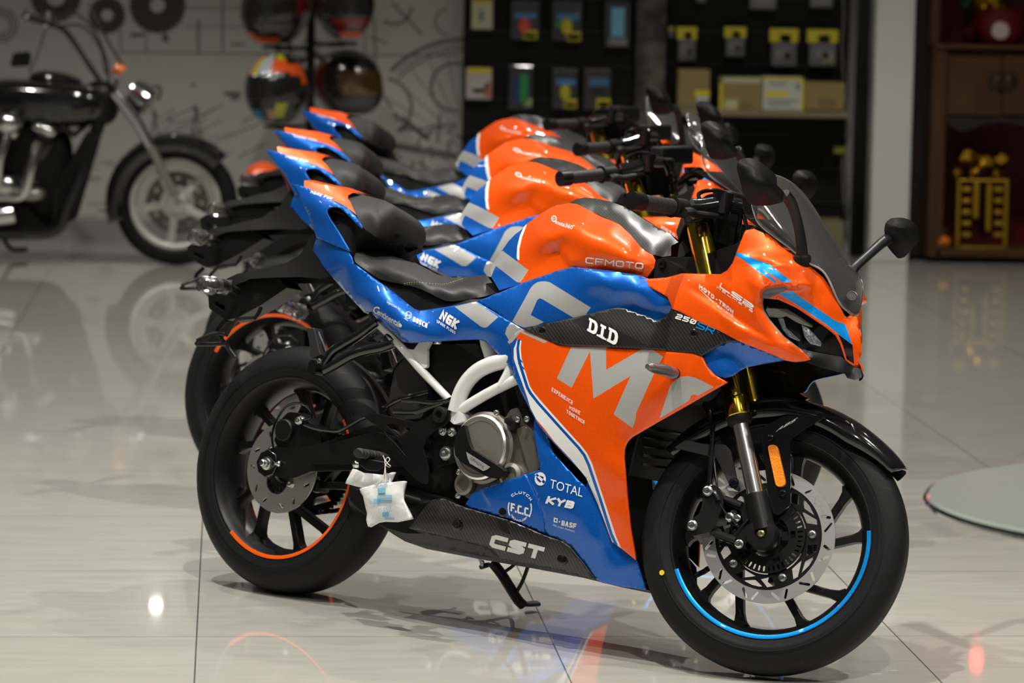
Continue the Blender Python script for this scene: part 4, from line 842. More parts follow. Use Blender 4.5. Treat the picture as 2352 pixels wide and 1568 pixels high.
        q = MB(); lathe(q, S(1660, 462, .135), (0, 0, 1), [(.001, -.03), (.021, -.028), (.024, .012), (.024, .018), (.001, .018)], 20); q.build('fluid_reservoir', BLACKG, br)
    q = MB()
    tube(q, [UF(*a) for a in ((1608, 462, .17), (1605, 446, .16), (1622, 438, .15), (1650, 438, .13), (1676, 450, .11), (1695, 468, .09), (1708, 495, .07), (1716, 530, .06), (1714, 560, .05))], .0048, 8, n=5)
    tube(q, [UF(*a) for a in ((1610, 466, .16), (1628, 452, .14), (1655, 452, .12), (1682, 468, .10), (1700, 495, .08), (1694, 530, .06), (1690, 560, .04))], .0055, 8, n=5)
    tube(q, [UF(*a) for a in ((1600, 478, .12), (1630, 462, .1), (1665, 463, .08), (1690, 480, .03), (1698, 510, .0), (1700, 545, -.02))], .005, 8, n=5)
    part(q, 'control_cables', BLACKG)
    q = MB(); box(q, UF(1648, 515, .04), (.07, .10, .10)); box(q, UF(1690, 470, -.03), (.05, .12, .05)); part(q, 'headlight_bracket', BLACKM, bevel=.008)
    q = MB(); plate(q, rnd([(1560, 505), (1600, 498), (1612, 520), (1596, 540), (1590, 570), (1570, 590), (1555, 600), (1560, 560), (1578, 545)], 6), .05, -.05, un=UF); part(q, 'ignition_switch', BLACKM, bevel=.004)
    # frame head and black panels under the bars
    q = MB(); plate(q, rnd([(1500, 600), (1520, 592), (1545, 590), (1600, 590), (1690, 560), (1712, 545), (1700, 640), (1600, 650), (1500, 645)], 6), .095, -.095); plate(q, rnd([(1505, 605), (1515, 596), (1542, 600), (1570, 620), (1600, 640), (1500, 645)], 5), .122, -.122); hd = part(q, 'inner_cowl', BLACKM, bevel=.004)
    q = MB(); bolt(q, U(1522, 606, .123), (0, -1, 0), .008, .006); q.build('screw', BLACKG, hd)
    # ------------------------------------------------ front mudguard
    q = MB(); c = AX
    prof = [(-.072, .262), (-.070, .285), (-.060, .303), (-.038, .313), (0, .318), (.038, .313), (.060, .303), (.070, .285), (.072, .262)]
    vs = []; a0, a1, NN = math.radians(38), math.radians(150), 30
    for i in range(NN+1):
        t = i/NN; a = a0+(a1-a0)*t; k_ = min(1, .35+t*3.2)*min(1, .5+(1-t)*3)
        for (y, r) in prof:
            rr = .300+(r-.300)*1.0; yy = y*(.62+.38*min(1, t*5+.1)); lift = .010*math.exp(-((t)/.12)**2)
            vs.append(wheelpt(c, a, max(.298, rr)+lift if abs(y) < .06 else .298+(rr-.298)*k_+lift, -yy))
    m_ = len(prof); q.add(vs, [(i*m_+j, i*m_+j+1, (i+1)*m_+j+1, (i+1)*m_+j) for i in range(NN) for j in range(m_-1)]); q.xf(ST)
    fe = part(q, 'front_mudguard', [BLACKG, BLACKM], solid=.0035)
    q = MB(); plate(q, rnd([(1744, 985), (1762, 976), (1800, 955), (1862, 952), (1898, 956), (1878, 968), (1848, 985), (1822, 1004), (1814.6, 1015), (1816, 1159), (1786, 1184), (1774, 1177), (1764, 1130), (1753.6, 1045)], 5), .082, .076, un=UF); q.build('mudguard_side', BLACKG, fe, bevel=.0015)
    at_ = lambda x, y, off=0: UF(x, y, .0825+off)
    q = MB(); plate(q, rnd([(1763, 1026), (1768, 1021), (1780, 1021), (1786, 1026), (1804, 1104), (1803, 1112), (1796, 1117), (1786, 1117), (1781, 1112)], 6, 4), .090, .082, un=UF); q.build('reflector', AMBER, fe, bevel=.001)
    q = MB(); strokes(q, 'ABS', (1782, 991.5), (1824, 968), (9, -10), at_, .17, .2); q.build('brake_lettering', WHITE, fe, smooth=False, angle=0)
    for (x, y) in ((1769, 1006), (1798, 1133)): q = MB(); bolt(q, UF(x, y, .083), ST.to_3x3() @ Vector((0, -1, 0)), .007, .006); q.build('screw', BLACKG, fe)
    q = MB(); plate(q, rnd([(1548, 1027), (1575, 1010), (1620, 1020), (1665, 1020), (1678, 1033), (1697, 1125), (1690, 1125), (1676, 1116), (1645, 1050), (1600, 1040)], 5), .083, .072, un=UF); q.build('mudguard_rear_stay', GREYP, fe, bevel=.002)
    q = MB(); bolt(q, UF(1686, 1109, .084), ST.to_3x3() @ Vector((0, -1, 0)), .009, .006); q.build('screw', BLACKG, fe)
    # ------------------------------------------------ front brake caliper
    q = MB()
    plate(q, rnd([(1614, 1130), (1626, 1118), (1640, 1112), (1652, 1120), (1660, 1136), (1662, 1160), (1652, 1180), (1646, 1205), (1630, 1222), (1610, 1226), (1588, 1232), (1584, 1210), (1590, 1190), (1604, 1182), (1612, 1160)], 6), .112, .030, un=UF)
    ca = part(q, 'brake_caliper', BLACKS, bevel=.005)
    q = MB()
    plate(q, rnd([(1662, 1138), (1704, 1152), (1720, 1160), (1722, 1190), (1732, 1235), (1738, 1258), (1700, 1258), (1676, 1247), (1640, 1232), (1628, 1222), (1634, 1216), (1672, 1228), (1690, 1232), (1708, 1205), (1700, 1170), (1664, 1156)], 4), .096, .070, un=UF, holes=[circ(1720, 1251, 8, 14)])
    tube(q, [UF(1684, 1232, .095), UF(1722, 1190, .095)], .005, 8); tube(q, [UF(1634, 1219, .098), UF(1690, 1240, .098)], .008, 10); tube(q, [UF(1664, 1145, .096), UF(1704, 1160, .096)], .008, 10)
    q.build('caliper_bracket', BLACKS, ca, bevel=.002)
    for (x, y, r_) in ((1591, 1207, .009), (1626, 1128, .009), (1698, 1250, .008), (1676, 1188, .008), (1694, 1190, .006)): q = MB(); bolt(q, UF(x, y, .113 if x < 1650 else .098), ST.to_3x3() @ Vector((0, -1, 0)), r_, .012); q.build('caliper_bolt', BRIGHT, ca)
    q = MB(); tube(q, [UF(*a) for a in ((1618, 925, .06), (1632, 960, .075), (1637, 1000, .09), (1632, 1060, .10), (1631, 1110, .105), (1640, 1130, .112), (1650, 1150, .116))], .0055, 8, n=5)
    tube(q, [UF(*a) for a in ((1634, 1010, .085), (1640, 1060, .095), (1645, 1100, .10), (1655, 1160, .11), (1680, 1190, .108), (1692, 1204, .105))], .0028, 8, n=5); part(q, 'brake_hose', BLACKG)
    # ------------------------------------------------ radiator and inner dark body
    q = MB(); box(q, (1.060, 0, .56), (.05, .27, .34), Matrix.Rotation(.12, 3, 'Y')); rd = part(q, 'radiator', BLACKM, bevel=.004)
    q = MB()
    for i in range(15): box(q, (1.090-.0028*i*.9, 0, .42+.02*i), (.004, .25, .006))
    q.build('radiator_fins', BLACKS, rd)
    q = MB()
    core = [(900, 790), (1110, 790), (1180, 860), (1230, 960), (1260, 1010), (1300, 1080), (1240, 1130), (1090, 1160), (1000, 1180), (940, 1180), (930, 1090), (960, 1000), (1010, 960), (1020, 930), (950, 830)]
    plate(q, core, .060, -.060); part(q, 'engine_core', BLACKM)
    q = MB(); plate(q, rnd([(1120, 650), (1300, 640), (1480, 640), (1600, 700), (1640, 800), (1560, 900), (1440, 960), (1300, 960), (1180, 860), (1100, 780), (1000, 780), (900, 760), (830, 680), (760, 590), (770, 560), (860, 620), (1000, 690)], 8), .070, -.070); part(q, 'inner_body', BLACKM)
    q = MB(); plate(q, rnd([(1250, 990), (1430, 990), (1440, 1100), (1450, 1260), (1470, 1330), (1300, 1250), (1200, 1200), (1100, 1150)], 8), .050, -.050); part(q, 'engine_front', BLACKM)
    # ------------------------------------------------ engine
    q = MB(); c_ = U(1112, 1028, .128); yx = Vector((0, -1, 0))
    plate(q, rnd([(1062, 965), (1100, 945), (1130, 955), (1160, 960), (1172, 940), (1190, 935), (1205, 975), (1225, 990), (1240, 1080), (1210, 1100), (1180, 1120), (1100, 1145), (1075, 1145), (1056, 1130), (1048, 1105), (1058, 1080), (1050, 1060), (1040, 1020)], 6), .118, .05)
    plate(q, rnd([(1186, 985), (1205, 978), (1226, 1000), (1240, 1075), (1218, 1092), (1202, 1040)], 5), .128, .08)
    eb = part(q, 'engine_case', CAST, bevel=.004)
    q = MB(); lathe(q, c_, yx, [(.083, -.012), (.083, .002), (.076, .006)], 48); q.build('clutch_case', CAST, eb, angle=25)
    q = MB(); lathe(q, c_, yx, [(.0755, .004), (.0745, .016), (.0700, .020)], 48); q.build('clutch_cover_rim', CASTR, eb, angle=25)
    q = MB(); lathe(q, c_, yx, [(.0700, .020), (.0620, .0195), (.0600, .0175), (.001, .0175)], 48); q.build('clutch_cover', CASTL, eb, angle=25)
    cat_ = lambda x, y, off=0: U(x, y, .1585+off)
    q = MB(); plate(q, rnd([(1056, 982), (1066, 974), (1075, 1012), (1082, 1030), (1152, 1075), (1160, 1083), (1148, 1094), (1130, 1098), (1115, 1093), (1060, 1062), (1045, 1045), (1043, 1020), (1048, 996)], 5), .158, .135); cg = q.build('clutch_guard', BLACKS, eb, bevel=.003)
    q = MB(); shape_decal(q, [[(1070.5, 1037), (1126, 1072), (1119, 1078), (1110, 1081.5), (1079, 1064), (1074, 1052)]], cat_, off=.0012); bd = q.build('cover_badge', [mat('satin_badge', (.6, .6, .6), .35, .6)], cg, smooth=False, angle=0)
    q = MB(); strokes(q, 'CFMOTO', (1080, 1054), (1110, 1075.5), (2, -5.5), cat_, .22, .2, off=.002); q.build('badge_lettering', CASTL, cg, smooth=False, angle=0)
    q = MB(); lathe(q, U(1073, 1112, .120), yx, [(.026, 0), (.026, .014), (.020, .018), (.017, .018), (.016, .010), (.0, .010)], 28); q.build('oil_sight_glass', CAST, eb, angle=25)
    q = MB(); lathe(q, U(1180, 1094, .118), yx, [(.030, 0), (.030, .014), (.022, .018), (.020, .018), (.019, .012), (.0, .012)], 28); q.build('generator_plug', CASTL, eb, angle=25)
    q = MB(); lathe(q, U(1184, 972, .124), (-.2, -1, .1), [(.017, 0), (.017, .012), (.010, .016), (.006, .030), (0, .030)], 18); q.build('oil_filler_cap', BLACKM, eb)
    for (x, y) in ((1142, 948), (1056, 1084), (1155, 1089), (1054, 1138), (1190, 963), (1212, 962)): q = MB(); bolt(q, U(x, y, .122 if y > 1000 and x < 1100 else .140), yx, .0058, .008); q.build('case_bolt', BRIGHT, eb)
    q = MB(); plate(q, rnd([(981, 800), (1000, 790), (1095, 790), (1110, 830), (1108, 838), (1070, 865), (1040, 930), (1030, 905), (990, 850)], 5), .100, .04); part(q, 'injector_cover', BLACKM, bevel=.006)
    # ------------------------------------------------ white trellis frame
    q = MB()
    for sg in (1, -1):
        S = (lambda a: U(*a)) if sg > 0 else (lambda a: (lambda p: Vector((p.x, -p.y, p.z)))(U(*a)))
        tube(q, [S(a) for a in ((1200, 800, .118), (1165, 825, .124), (1130, 836, .128), (1100, 850, .130), (1075, 874, .130), (1058, 905, .130), (1046, 945, .130))], .0185, 18, n=4)
        tube(q, [S(a) for a in ((1048, 948, .130), (1090, 921, .130), (1140, 893, .128), (1205, 862, .122))], .0125, 14, n=2)
        tube(q, [S(a) for a in ((1152, 888, .128), (1166, 862, .126), (1176, 838, .122))], .0125, 12)
        tube(q, [S(a) for a in ((1032, 918, .112), (1000, 884, .114), (960, 842, .116), (925, 800, .116), (890, 764, .112), (858, 734, .106))], .0095, 14, n=2)
        tube(q, [S(a) for a in ((1128, 822, .110), (1118, 790, .110), (1112, 760, .11))], .015, 12)
    plate(q, rnd([(932, 800), (950, 803), (962, 786), (990, 784), (981, 800), (981, 842), (975, 846)], 3), .119, .110, both=True)
    plate(q, rnd([(1030, 950), (1046, 938), (1062, 950), (1064, 968), (1042, 975), (1032, 965)], 4), .142, .100, both=True)
    plate(q, rnd([(856, 728), (868, 738), (880, 750), (872, 750), (860, 744)], 3), .118, .100, both=True); plate(q, rnd([(894, 775), (906, 784), (916, 796), (904, 795), (897, 787)], 3), .121, .105, both=True)
    part(q, 'frame', FRAMEW, bevel=.003, angle=50)
    # ------------------------------------------------ swingarm, shock, rear brake
    q = MB(); sa = [(598, 1052), (606, 1036), (622, 1028), (658, 1026), (706, 1024), (735, 1018), (800, 995), (854, 976), (900, 985), (960, 1030), (985, 1050), (985, 1085), (940, 1092), (803, 1079), (713, 1082), (700, 1088), (690, 1092), (675, 1098), (655, 1098), (640, 1095), (605, 1085), (596, 1068)]
    plate(q, rnd(sa, 6), .096, .080); plate(q, rnd([(720, 1030), (860, 990), (930, 1010), (975, 1050), (960, 1072), (810, 1066), (715, 1064)], 8), .106, .090)
    so_ = part(q, 'swingarm', BLACKS, bevel=.008)
    q2 = MB(); q2.v = [(x, -y, z) for x, y, z in q.v]; q2.f = [tuple(reversed(f)) for f in q.f]; q2.m = list(q.m); part(q2, 'swingarm', BLACKS, bevel=.008)
    q = MB(); lathe(q, U(613, 1064, .100), yx, [(.034, -.006), (.034, .001), (.001, .001)], 8); q.build('chain_adjuster', BLACKG, so_, bevel=.002)
    q = MB(); lathe(q, U(614, 1064, .101), yx, [(.016, 0), (.016, .003), (.0125, .004), (.0125, .010), (.008, .011), (.008, .020), (.006, .022), (0, .022)], 6 if False else 24); q.build('axle_nut', BRIGHT, so_, angle=30)
    q = MB(); tube(q, [U(632, 1065, .104), U(643, 1065, .104)], .004, 10); tube(q, [U(640, 1065, .104), U(644, 1065, .104)], .008, 6); q.build('adjuster_bolt', BRIGHT, so_)
    q = MB(); plate(q, rnd([(640, 968), (662, 945), (690, 948), (705, 965), (735, 985), (738, 1020), (700, 1030), (640, 1030), (628, 1010), (640, 990)], 8), .092, .050); lathe(q, U(656, 988, .094), yx, [(.027, -.03), (.027, .008), (.024, .012), (0, .012)], 24); rc = part(q, 'rear_brake_caliper', BLACKS, bevel=.006)
    q = MB(); tube(q, [U(690, 963, .098), U(700, 968, .100)], .010, 10); bolt(q, U(688, 966, .100), yx, .008, .01); q.build('banjo_bolt', BRIGHT, rc)
    q = MB(); tube(q, [U(*a) for a in ((695, 965, .10), (715, 958, .10), (712, 940, .10), (690, 926, .10), (660, 932, .10), (635, 965, .10), (625, 1000, .10), (628, 1030, .10))], .003, 8, n=6)
    tube(q, [U(*a) for a in ((700, 975, .10), (730, 985, .10), (770, 990, .10), (790, 985, .105), (830, 962, .11), (860, 952, .12))], .005, 8, n=4); part(q, 'rear_brake_hose', BLACKG)
    q = MB(); sh_a, sh_b = Vector((.40, 0, .62)), Vector((.34, 0, .36)); n_ = 120; pts = []
    for i in range(n_): a = i/n_*2*PI*8; p = sh_a.lerp(sh_b, i/n_); pts.append(p+Vector((.032*math.cos(a), .032*math.sin(a), 0)))
    tube(q, pts, .006, 8); tube(q, [sh_a+Vector((.02, 0, .08)), sh_b-Vector((.01, 0, .05))], .018, 12); part(q, 'shock_absorber', BLACKM)
    q = MB(); plate(q, rnd([(905, 850), (935, 815), (965, 850), (985, 900), (970, 960), (915, 965), (890, 930)], 10), .085, -.085); part(q, 'rear_inner_fender', GREYP, bevel=.008)
    # heel plate with peg, rear set
    q = MB(); hp = [(833, 954), (850, 949), (861, 949), (907, 959), (953, 969), (975, 962), (992, 949), (1004, 938), (1020, 936), (1031, 945), (1032, 962), (1022, 975), (1004, 984), (982, 1003), (971, 1028), (978, 1055), (984, 1079), (984, 1110), (974, 1112), (955, 1100), (930, 1075), (897, 1040), (888, 1010), (884, 992), (868, 978), (845, 965)]
    plate(q, rnd(hp, 5), .150, .143, holes=[rnd([(886, 975), (900, 972), (944, 985), (930, 995), (915, 1003)], 3), [(882, 988), (900, 995), (915, 1012), (936, 1046), (932, 1046), (905, 1015), (890, 1002)]]); hpl = part(q, 'rider_footrest_plate', BLACKS, bevel=.0025)
    q = MB(); lathe(q, U(1013, 953, .150), yx, [(.019, -.01), (.019, .008), (.016, .010), (.010, .010), (.008, .003), (0, .003)], 24); q.build('pivot_cap', BLACKM, hpl)
    for (x, y, r_) in ((1020, 990, .0085), (1040, 992, .0085), (1026, 1041, .013)): q = MB(); bolt(q, U(x, y, .135 if r_ < .01 else .130), yx, r_, .012); q.build('frame_bolt', BRIGHT, hpl)
    q = MB(); plate(q, rnd([(1005, 975), (1050, 975), (1060, 1000), (1050, 1060), (1000, 1075), (985, 1030)], 6), .130, .06); q.build('pivot_plate', BLACKS, hpl, bevel=.004)
    def peg(base, tip, r, nm, par, ribs=9):
        q = MB(); n_ = 40; tube(q, [base.lerp(tip, i/n_) for i in range(n_+1)], lambda t: r*(.78 if t < .08 else 1)*(1+(.10*math.sin(t*2*PI*ribs) if t > .15 else 0))*(1 if t < .93 else .8), 14, flat=.8); return q.build(nm, GRIPR, par)
    for sg in (1, -1):
        S = (lambda p: p) if sg > 0 else (lambda p: Vector((p.x, -p.y, p.z)))
        q = MB(); tube(q, [S(U(888, 1052, .148)), S(U(880, 1058, .165)), S(U(870, 1060, .172))], .012, 12); box(q, S(U(858, 1066, .185)), (.03, .03, .022)); pk = part(q, 'footrest_hanger', BLACKS, bevel=.002)
        peg(S(U(884, 1050, .160)), S(U(819, 1039, .262)), .0135, 'footrest_peg', pk)
        q = MB(); tube(q, [S(U(822, 1066, .245)), S(U(815, 1066, .255))], .009, 6); q.build('feeler_bolt', BRIGHT, pk)
        q = MB(); plate(q, [(824, 1050), (882, 1060), (880, 1072), (866, 1082), (842, 1080), (826, 1068)], .230, .205)
        if sg < 0: q = mirrored(q)
        q.build('peg_underside', BLACKS, pk, bevel=.002)
    # passenger peg bracket
    for sg in (1, -1):
        S = (lambda a: U(*a)) if sg > 0 else (lambda a: (lambda p: Vector((p.x, -p.y, p.z)))(U(*a)))
        q = MB(); tube(q, [S(a) for a in ((866, 738, .118), (845, 754, .122), (820, 772, .126), (790, 790, .130), (765, 806, .132), (752, 822, .134), (742, 838, .136))], .012, 14, n=3)
        tube(q, [S(a) for a in ((904, 788, .120), (880, 797, .124), (835, 806, .128), (805, 817, .132), (775, 834, .134), (745, 850, .136))], .012, 14, n=3)
        tube(q, [S((716, 842, .160)), S((745, 846, .125))], .017, 14)
        tube(q, [S((858, 720, .112)), S((866, 740, .116))], .014, 10); tube(q, [S((892, 775, .112)), S((900, 790, .12))], .014, 10)
        pb = part(q, 'passenger_peg_bracket', BLACKG)
        q = MB(); poly = [(704, 753), (711, 752), (714, 753), (720, 752), (722, 757), (724, 764), (726, 775), (729, 785), (731, 798), (734, 808), (737, 814), (730, 817), (716, 822), (711, 818), (712, 800), (709, 780)]
        plate(q, poly, .150, .120)
        if sg < 0: q = mirrored(q)
        q.build('passenger_peg', GREYP, pb, bevel=.002)
        q = MB(); tube(q, [S(a) for a in ((731, 762, .135), (742, 788, .135), (751, 812, .135))], .002, 8); bolt(q, S((737, 832, .14)), (0, -sg, 0), .008, .01); q.build('peg_spring', BRIGHT, pb)
    # rear brake lines and pedal hoses behind the heel plate
    q = MB(); tube(q, [U(*a) for a in ((880, 938, .14), (890, 932, .13), (915, 918, .13), (950, 908, .13), (985, 900, .12))], .006, 10, n=4)
    tube(q, [U(*a) for a in ((925, 920, .13), (960, 922, .13), (1000, 926, .13), (1040, 918, .13))], .007, 10, n=3); tube(q, [U(*a) for a in ((905, 945, .14), (950, 946, .135), (980, 938, .13), (1020, 925, .13))], .007, 10, n=3); part(q, 'hoses', BLACKG)
    # exhaust canister
    q = MB(); lathe(q, Vector((.24, -.050, .265)), (1, .05, -.10), [(.001, -.01), (.030, -.01), (.044, .004), (.052, .05), (.055, .14), (.055, .30), (.045, .38), (.001, .39)], 28); ex = part(q, 'exhaust', BLACKS)
    q = MB(); pl_ = [(803, 1130), (812, 1120), (835, 1128), (860, 1150), (880, 1170), (900, 1180), (990, 1150), (1010, 1190), (1000, 1225), (930, 1225), (880, 1210), (840, 1180), (812, 1160), (802, 1145)]
    plate(q, rnd(pl_, 8), .118, .03); q.build('exhaust_shield', BLACKS, ex, bevel=.010)
    # side stand (left)
    q = MB()
    def lf_(px, py, w): return U(px, py, w)
    tube(q, [lf_(1130, 1290, -.10), lf_(1152, 1318, -.115), lf_(1172, 1350, -.145), lf_(1190, 1378, -.170), lf_(1200, 1388, -.185)], .0125, 12, n=3)
    b0 = lf_(1200, 1388, -.185); 
    tube(q, [lf_(1186, 1384, -.175), lf_(1210, 1387, -.205), lf_(1232, 1386, -.235)], lambda t: .012+.004*t, 12, flat=.45)
    ss = part(q, 'side_stand', BLACKS)
    q = MB(); tube(q, [lf_(1153, 1316, -.115), lf_(1172, 1304, -.115), lf_(1185, 1292, -.10)], .0042, 8, n=3); q.build('stand_tang', BLACKS, ss); q = MB(); tube(q, [lf_(1187, 1358, -.155), lf_(1200, 1335, -.13), lf_(1213, 1300, -.10)], .0048, 8, n=3)
    q.build('stand_tang', BLACKS, ss); q = MB(); tube(q, [lf_(1105, 1302, -.12), lf_(1122, 1296, -.11)], .006, 10); q.build('stand_knob', BLACKS, ss)
    q = MB(); pts = []
    for i in range(60): t = i/60; p = lf_(1104, 1281, -.10).lerp(lf_(1110, 1300, -.115), t); a = t*2*PI*9; pts.append(p+Vector((.006*math.cos(a), .006*math.sin(a), 0)))
    tube(q, pts, .0012, 6); q.build('stand_spring', BRIGHT, ss)
    # ------------------------------------------------ number plate hanger, rear lamps
    q = MB(); h0 = Panel([(722, 530, .05), (727, 550, .055), (728, 575, .06), (745, 600, .068), (770, 632, .075), (735, 640, .07), (690, 636, .062), (640, 637, .056), (575, 640, .048), (540, 650, .045), (518, 650, .042), (520, 640, .040), (546, 628, .040), (573, 625, .040), (620, 612, .042), (655, 604, .044), (685, 588, .046), (700, 570, .048), (708, 552, .048)], [], blur=1)
    h0.mesh(q, step=12); mirror_add(q); h0.bridge(q, [(520, 640), (546, 628), (573, 625), (620, 612), (655, 604), (685, 588), (700, 570), (708, 552), (722, 530)]); hg = part(q, 'plate_hanger', [BLACKM])
    q = MB(); plate(q, rnd([(478, 678), (492, 668), (540, 655), (575, 640), (640, 640), (660, 660), (600, 700), (545, 730), (520, 735), (480, 708)], 4), .030, -.030, holes=[rnd([(494, 690), (516, 700), (516, 716), (492, 700)], 3)]); q.build('plate_bracket', BLACKS, hg, bevel=.003)
    q = MB(); tube(q, [U(520, 735, 0), U(500, 760, .0), U(517, 790, 0), U(540, 822, 0)], .006, 8, n=3); tube(q, [U(452, 782, .07), U(490, 766, .05), U(515, 766, .03)], .005, 8, n=2); tube(q, [U(450, 790, .07), U(486, 790, .04), U(520, 790, .03)], .005, 8, n=2); tube(q, [U(450, 791, .07), U(458, 780, .07)], .005, 6); tube(q, [U(600, 705, .05), U(585, 730, .05), U(545, 733, .05), U(520, 770, .03)], .005, 8, n=2); q.build('plate_stay', BLACKS, hg)
    for sg, (i0, i1, i2, i3, i4) in ((1, ((545, 668, .05), (522, 658, .09), (505, 654, .12), (488, 652, .145), (474, 650, .165))), (-1, ((612, 686, -.05), (630, 691, -.09), (642, 696, -.11), (660, 702, -.14), (680, 710, -.175)))):
        q = MB(); tube(q, [U(*i0), U(*i1), U(*i2)], lambda t: .009+.004*t, 14); ri = part(q, 'rear_indicator', BLACKM)
        q = MB(); tube(q, [U(*i2), U(*i3), U(*i4)], lambda t: .014-.005*t*t, 14, n=2); q.build('indicator_lens', LENS, ri)
        q = MB(); n_ = 12; P0, P1 = U(*i1), U(*i4)+(U(*i4)-U(*i2))*.25; st_ = len(q.v)
        tube(q, [P0.lerp(P1, i/n_)+Vector((0, 0, -.006*(i/n_))) for i in range(n_+1)], lambda t: .019+.004*math.sin(t*9+sg)+.003*math.sin(t*31)+.006*t, 12, flat=.8); rg3 = random.Random(4)
        for i_ in range(st_, len(q.v)): q.v[i_] = tuple(c+rg3.uniform(-.0035, .0035) for c in q.v[i_])
        q.build('protective_film', PLASTIC, ri, angle=15)
    q = MB(); plate(q, [(676, 430), (700, 470), (712, 500), (722, 535), (740, 540), (745, 490), (700, 440)], .030, -.030); part(q, 'tail_lamp', REDL, bevel=.006)
    # chain and guard
    q = MB(); plate(q, rnd([(760, 1100), (800, 1115), (830, 1128), (832, 1122), (790, 1095)], 3), -.075, -.085); part(q, 'chain_guard', BLACKM)
    q = MB(); pts = []
    cr_, cf_ = Vector((0, .078, RR)), Vector((.46, .078, .33))
    for i in range(25): a = PI/2+PI*i/24; pts.append(cr_+Vector((.100*math.cos(a), 0, .100*math.sin(a))))
    for i in range(13): a = -PI/2+PI*i/12; pts.append(cf_+Vector((.034*math.cos(a), 0, .034*math.sin(a))))
    pts.append(pts[0]); LL = []; tot = [0]
    for a, b in zip(pts, pts[1:]): tot.append(tot[-1]+(b-a).length)
    nl = int(tot[-1]/.0127); j = 0
    for i in range(nl):
        s_ = tot[-1]*i/nl
        while tot[j+1] < s_: j += 1
        p = pts[j].lerp(pts[j+1], (s_-tot[j])/(tot[j+1]-tot[j])); d_ = (pts[j+1]-pts[j]).normalized(); an = math.atan2(d_.z, d_.x)
        box(q, p, (.0115, .014 if i % 2 else .009, .010), Matrix.Rotation(-an, 3, 'Y'))
    part(q, 'drive_chain', BLACKS)
    return root
# ================================================================ THE SHOWROOM
def W2(px, py, y):
    """photo-measured point on a vertical plane y metres in front of the camera"""
    d = _fw+RT*((px-CX)/FPX)-UP*((py-CY)/FPX); return Vector((0, 0, CAMH))+d*(y/d.y)
def structure(o): o['kind'] = 'structure'; return o
WALLY = 17.55
def floor_material():
    m = mat('polished_floor_tiles', (.6, .58, .54), .35, 0, 1.0, croh=.035); N, L = nt(m); b = N['Principled BSDF']
    for l in list(b.inputs['Roughness'].links): L.remove(l)
    b.inputs['Coat IOR'].default_value = 1.58
    g = N.new('ShaderNodeNewGeometry'); mp = N.new('ShaderNodeMapping'); mp.vector_type = 'TEXTURE'
    mp.inputs['Location'].default_value = (-.70129, 7.28405, 0); mp.inputs['Rotation'].default_value = (0, 0, .08666); mp.inputs['Scale'].default_value = (.8017, .8017, .8017)
    L.new(g.outputs['Position'], mp.inputs[0]); sx = N.new('ShaderNodeSeparateXYZ'); L.new(mp.outputs[0], sx.inputs[0])
    def line(sock, wd_, st):
        f = N.new('ShaderNodeMath'); f.operation = 'ADD'; f.inputs[1].default_value = .5; L.new(sock, f.inputs[0])
        fr = N.new('ShaderNodeMath'); fr.operation = 'FRACT'; L.new(f.outputs[0], fr.inputs[0])
        s = N.new('ShaderNodeMath'); s.operation = 'SUBTRACT'; s.inputs[1].default_value = .5; L.new(fr.outputs[0], s.inputs[0])
        a = N.new('ShaderNodeMath'); a.operation = 'ABSOLUTE'; L.new(s.outputs[0], a.inputs[0])
        r = N.new('ShaderNodeMapRange'); r.inputs[1].default_value = wd_*.5; r.inputs[2].default_value = wd_; r.inputs[3].default_value = st; r.inputs[4].default_value = 0; L.new(a.outputs[0], r.inputs[0]); return r.outputs[0]
    lx = line(sx.outputs[0], .0030, .85); ly = line(sx.outputs[1], .0040, .5)
    mxm = N.new('ShaderNodeMath'); mxm.operation = 'MAXIMUM'; L.new(lx, mxm.inputs[0]); L.new(ly, mxm.inputs[1])
    mp2 = N.new('ShaderNodeMapping'); mp2.inputs['Scale'].default_value = (1.2, 9, 1); L.new(mp.outputs[0], mp2.inputs[0])
    n1 = N.new('ShaderNodeTexNoise'); n1.inputs['Scale'].default_value = 2.2; n1.inputs['Detail'].default_value = 6; n1.inputs['Roughness'].default_value = .65; L.new(mp2.outputs[0], n1.inputs[0])
    cr = N.new('ShaderNodeValToRGB'); cr.color_ramp.elements[0].position = .3; cr.color_ramp.elements[0].color = (.445, .430, .380, 1); cr.color_ramp.elements[1].position = .7; cr.color_ramp.elements[1].color = (.530, .515, .460, 1)
    L.new(n1.outputs['Fac'], cr.inputs[0])
    mx = N.new('ShaderNodeMix'); mx.data_type = 'RGBA'; L.new(mxm.outputs[0], mx.inputs[0]); L.new(cr.outputs[0], mx.inputs[6]); mx.inputs[7].default_value = (.035, .035, .03, 1)
    L.new(mx.outputs[2], b.inputs['Base Color']); return m
q = MB(); box(q, (0, 7.0, -.05), (16, 24, .1)); structure(q.build('floor', floor_material(), angle=0, smooth=False))
WALLM = mat('mural_paper', (.66, .64, .60), .8, bump=(3, .02, .01))
CONC = mat('painted_wall', (.30, .29, .27), .8, bump=(200, .1, .001))
q = MB(); box(q, (0, WALLY+.1, 2.0), (16, .2, 4.2)); structure(q.build('wall_back', WALLM, smooth=False, angle=0))
q = MB(); box(q, (-7.0, 7.0, 2.0), (.2, 21, 4.2)); structure(q.build('wall_left', CONC, smooth=False, angle=0))
q = MB(); box(q, (7.0, 7.0, 2.0), (.2, 21, 4.2)); structure(q.build('wall_right', CONC, smooth=False, angle=0))
q = MB(); box(q, (0, 7.0, CEIL+.08), (16, 24, .16)); structure(q.build('ceiling', mat('ceiling_paint', (.20, .20, .20), .8), smooth=False, angle=0))
